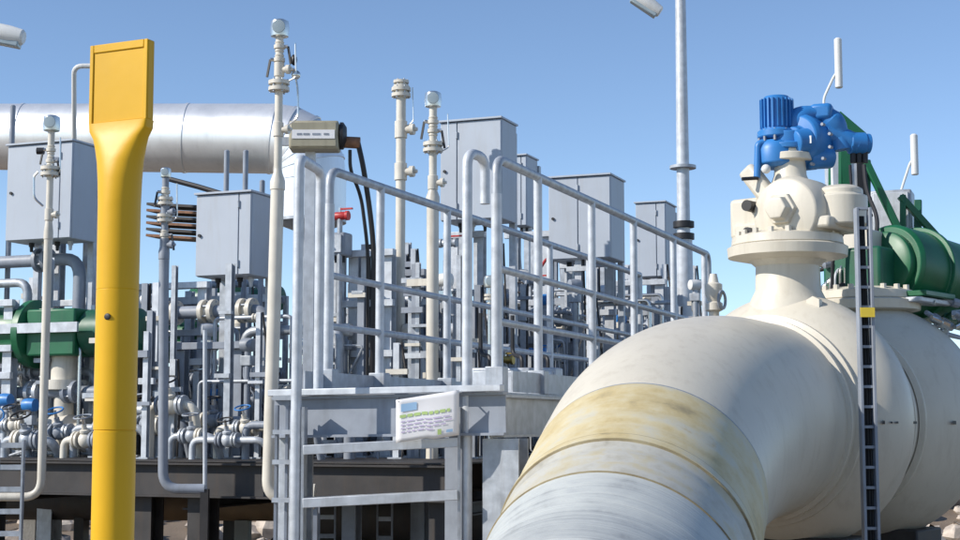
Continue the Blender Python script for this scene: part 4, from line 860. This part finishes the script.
# instrument at the far rail end, before the valve neck
r = thing('drain_valve', P(714, 312, 8.4), 'small cream drain valve with lever between the handrail end and the valve neck', 'valve')
obj('body', MB().lathe(P(714, 312, 8.6), K, [(-2.3, .03), (0, .03), (.01, .05), (.05, .05), (.06, .035), (.1, .05), (.16, .05), (.17, .03), (.22, .02)], 18), 'cream_pipe', r)
obj('handwheel', MB().tube([P(722, 300, 8.55) + (V((.5, .8, 0)).normalized() * math.cos(i * .393) + K * math.sin(i * .393)) * .05 for i in range(17)], .009, 6), 'steel_grey', r)

# ================================================================ under the platform and skid
def floor_item(px, y0, y1, Y, w_, m, label, name='cable_riser'):
    c_ = V((P(px, 480, Y).x, Y, 0)); r = thing(name, c_, label, 'cable ladder')
    zt_ = Zat(y0, Y)
    for dx in (-.5, .5): obj('side_rail', MB().box(c_ + V((dx * w_, 0, zt_ / 2)), (.012, .04, zt_), X_), m, r)
    z = .1; k = 0
    while z < zt_: obj('rung', MB().box(c_ + V((0, 0, z)), (w_ - .013, .03, .03), X_), 'galv' if k % 2 else m, r); z += .13; k += 1
floor_item(327, 440, 540, 10.6, .12, 'steel_grey', 'light cable ladder standing under the walkway behind the treads')
floor_item(385, 448, 540, 10.4, .1, 'steel_grey', 'short pale cable ladder behind the lower tread under the walkway')
floor_item(438, 448, 540, 10.3, .1, 'steel_grey', 'pale cable ladder near the right stile under the walkway')
floor_item(10, 440, 540, 9.0, .15, 'galv', 'cable ladder at the outer end of the skid below the bent riser')
dr = thing('shade_drum', V((P(390, 500, 11.4).x, 11.4, 0)), 'added dark drum on legs, standing for shade under the skid behind the ladder treads', 'drum')  # drum added to darken the sunlit ground behind the treads
p0, p1 = P(300, 512, 11.8), P(486, 512, 10.9)
obj('shell', MB().lathe(p0, p1 - p0, [(0, .05), (.02, .14), (.08, .22), (.15, .25), ((p1 - p0).length - .15, .25), ((p1 - p0).length - .08, .22), ((p1 - p0).length, .1)], 32), 'steel_dark', dr)
for u in (.2, .8): p = p0.lerp(p1, u); obj('leg', MB().box(V((p.x, p.y, p.z / 2 - .1)), (.1, .3, p.z - .2), X_), 'steel_dark', dr)
for u in (.3, .5, .72):
    p = p0.lerp(p1, u); obj('nozzle', MB().lathe(p + K * .22, K, [(0, .05), (.1, .05), (.102, .09), (.13, .09), (.132, .05), (.16, .05)], 16), 'steel_grey', dr)
dr2 = thing('shade_drum', V((P(150, 500, 13).x, 13, 0)), 'long added dark drum standing for shade under the skid by the yellow post', 'drum')  # second drum, added for the darkness beneath the skid
p0, p1 = P(-60, 500, 13.6), P(120, 500, 12.8)
obj('shell', MB().lathe(p0, p1 - p0, [(0, .05), (.02, .1), (.08, .15), (.15, .17), ((p1 - p0).length - .15, .17), ((p1 - p0).length - .08, .15), ((p1 - p0).length, .1)], 32), 'steel_dark', dr2)
for u in (.2, .8): p = p0.lerp(p1, u); obj('leg', MB().box(V((p.x, p.y, p.z / 2 - .07)), (.08, .2, p.z - .14), X_), 'steel_dark', dr2)
sb_ = thing('switch_box', D(337, 1.2), 'dark grey switch box with glands below the red flanged valve', 'box')
c_ = D(337, 1.25, py=245); z = Zat(245, c_.y)
obj('housing', MB().box(V((c_.x, c_.y, z)), (.19, .14, .17)), 'steel_grey', sb_, .015); obj('lid', MB().box(V((c_.x, c_.y, z)) - A * .075, (.15, .012, .13)), 'galv', sb_, .004)
for k in range(3): obj('cable_gland', MB().cyl(V((c_.x, c_.y, z - .085)) + B * (k - 1) * .05, V((c_.x, c_.y, z - .13)) + B * (k - 1) * .05, .016, n=10), 'black', sb_)
obj('post', MB().box(V((c_.x, c_.y, (z - .1 + DECK) / 2)) + A * .09, (.05, .035, z - .1 - DECK + .1)), 'galv', sb_)
pv = thing('low_pipe', G(-1, 4.4, 0), 'long brown pipe lying low behind the skid columns', 'pipe')
pa, pb = P(-200, 506, 15.2), P(300, 506, 13.2)
obj('pipe', MB().cyl(pa, pb, .13, n=24), 'brown_pipe', pv)
for u in (.1, .5, .9):
    p = pa.lerp(pb, u); obj('saddle', MB().box(V((p.x, p.y, (p.z - .12) / 2)), (.12, .2, p.z - .12), X_), 'concrete', pv)
for k, (px, Y, w_) in enumerate(((50, 13.0, .15), (305, 9.4, .14), (352, 10.2, .1), (420, 10.6, .1))):
    c_ = V((P(px, 500, Y).x, Y, 0)); tag(obj('support_post', MB().ibeam(c_, c_ + K * (DECK - .26), w_, w_, side=B), 'galv_light' if k == 0 else 'steel_grey'), ('pale support post under the skid by the yellow post', 'grey support post behind the left ladder stile', 'grey support post under the walkway behind the treads', 'grey support post below the poster')[k], 'post')
# dark kerb under the valves
kb = tag(obj('drain_channel', MB().ibeam(P(690, 533, 8.2), P(905, 533, 8.2), .12, .3), 'steel_dark'), 'dark steel channel lying under the cream valves', 'channel')
# ================================================================ rocks
def rock_mesh(seed):
    rg = random.Random(seed); mb = MB().ball(V((0, 0, 0)), .5, 8, (1, rg.uniform(.7, 1), rg.uniform(.5, .8)))
    mb.v = [v + V((rg.uniform(-1, 1), rg.uniform(-1, 1), rg.uniform(-1, 1))) * .09 for v in mb.v]; return mb
rk = []
for i in range(6):
    o = obj('rock', rock_mesh(i), 'rock' if i % 3 else 'rock_dark', smooth=25); rk.append(o)
def gz(x, y):
    b = max(0, min(1, (y - 17.5) / 6)); return b * b * (3 - 2 * b) * .75 * (.8 + .2 * math.sin(x * .9) * math.cos(y * .7))
used = set()
for i in range(260):
    Y = rnd.uniform(17.8, 24); px = rnd.choice((rnd.uniform(-30, 300), rnd.uniform(-30, 300), rnd.uniform(300, 480), rnd.uniform(880, 990)))
    x = (px - 480) / F * Y; k = rnd.randrange(6)
    o = rk[k] if k not in used else rk[k].copy()
    if k in used: col.objects.link(o)
    used.add(k); s = rnd.uniform(.15, .5); o.location = (x, Y, gz(x, Y) + .12 * s); o.scale = (s, s, s); o.rotation_euler = (rnd.uniform(-.3, .3), rnd.uniform(-.3, .3), rnd.uniform(0, 6))
    tag(o, 'pale broken stone lying on the bank behind the skid', 'rock', 'stones on the bank')
for k in range(6):
    if k not in used: bpy.data.objects.remove(rk[k])
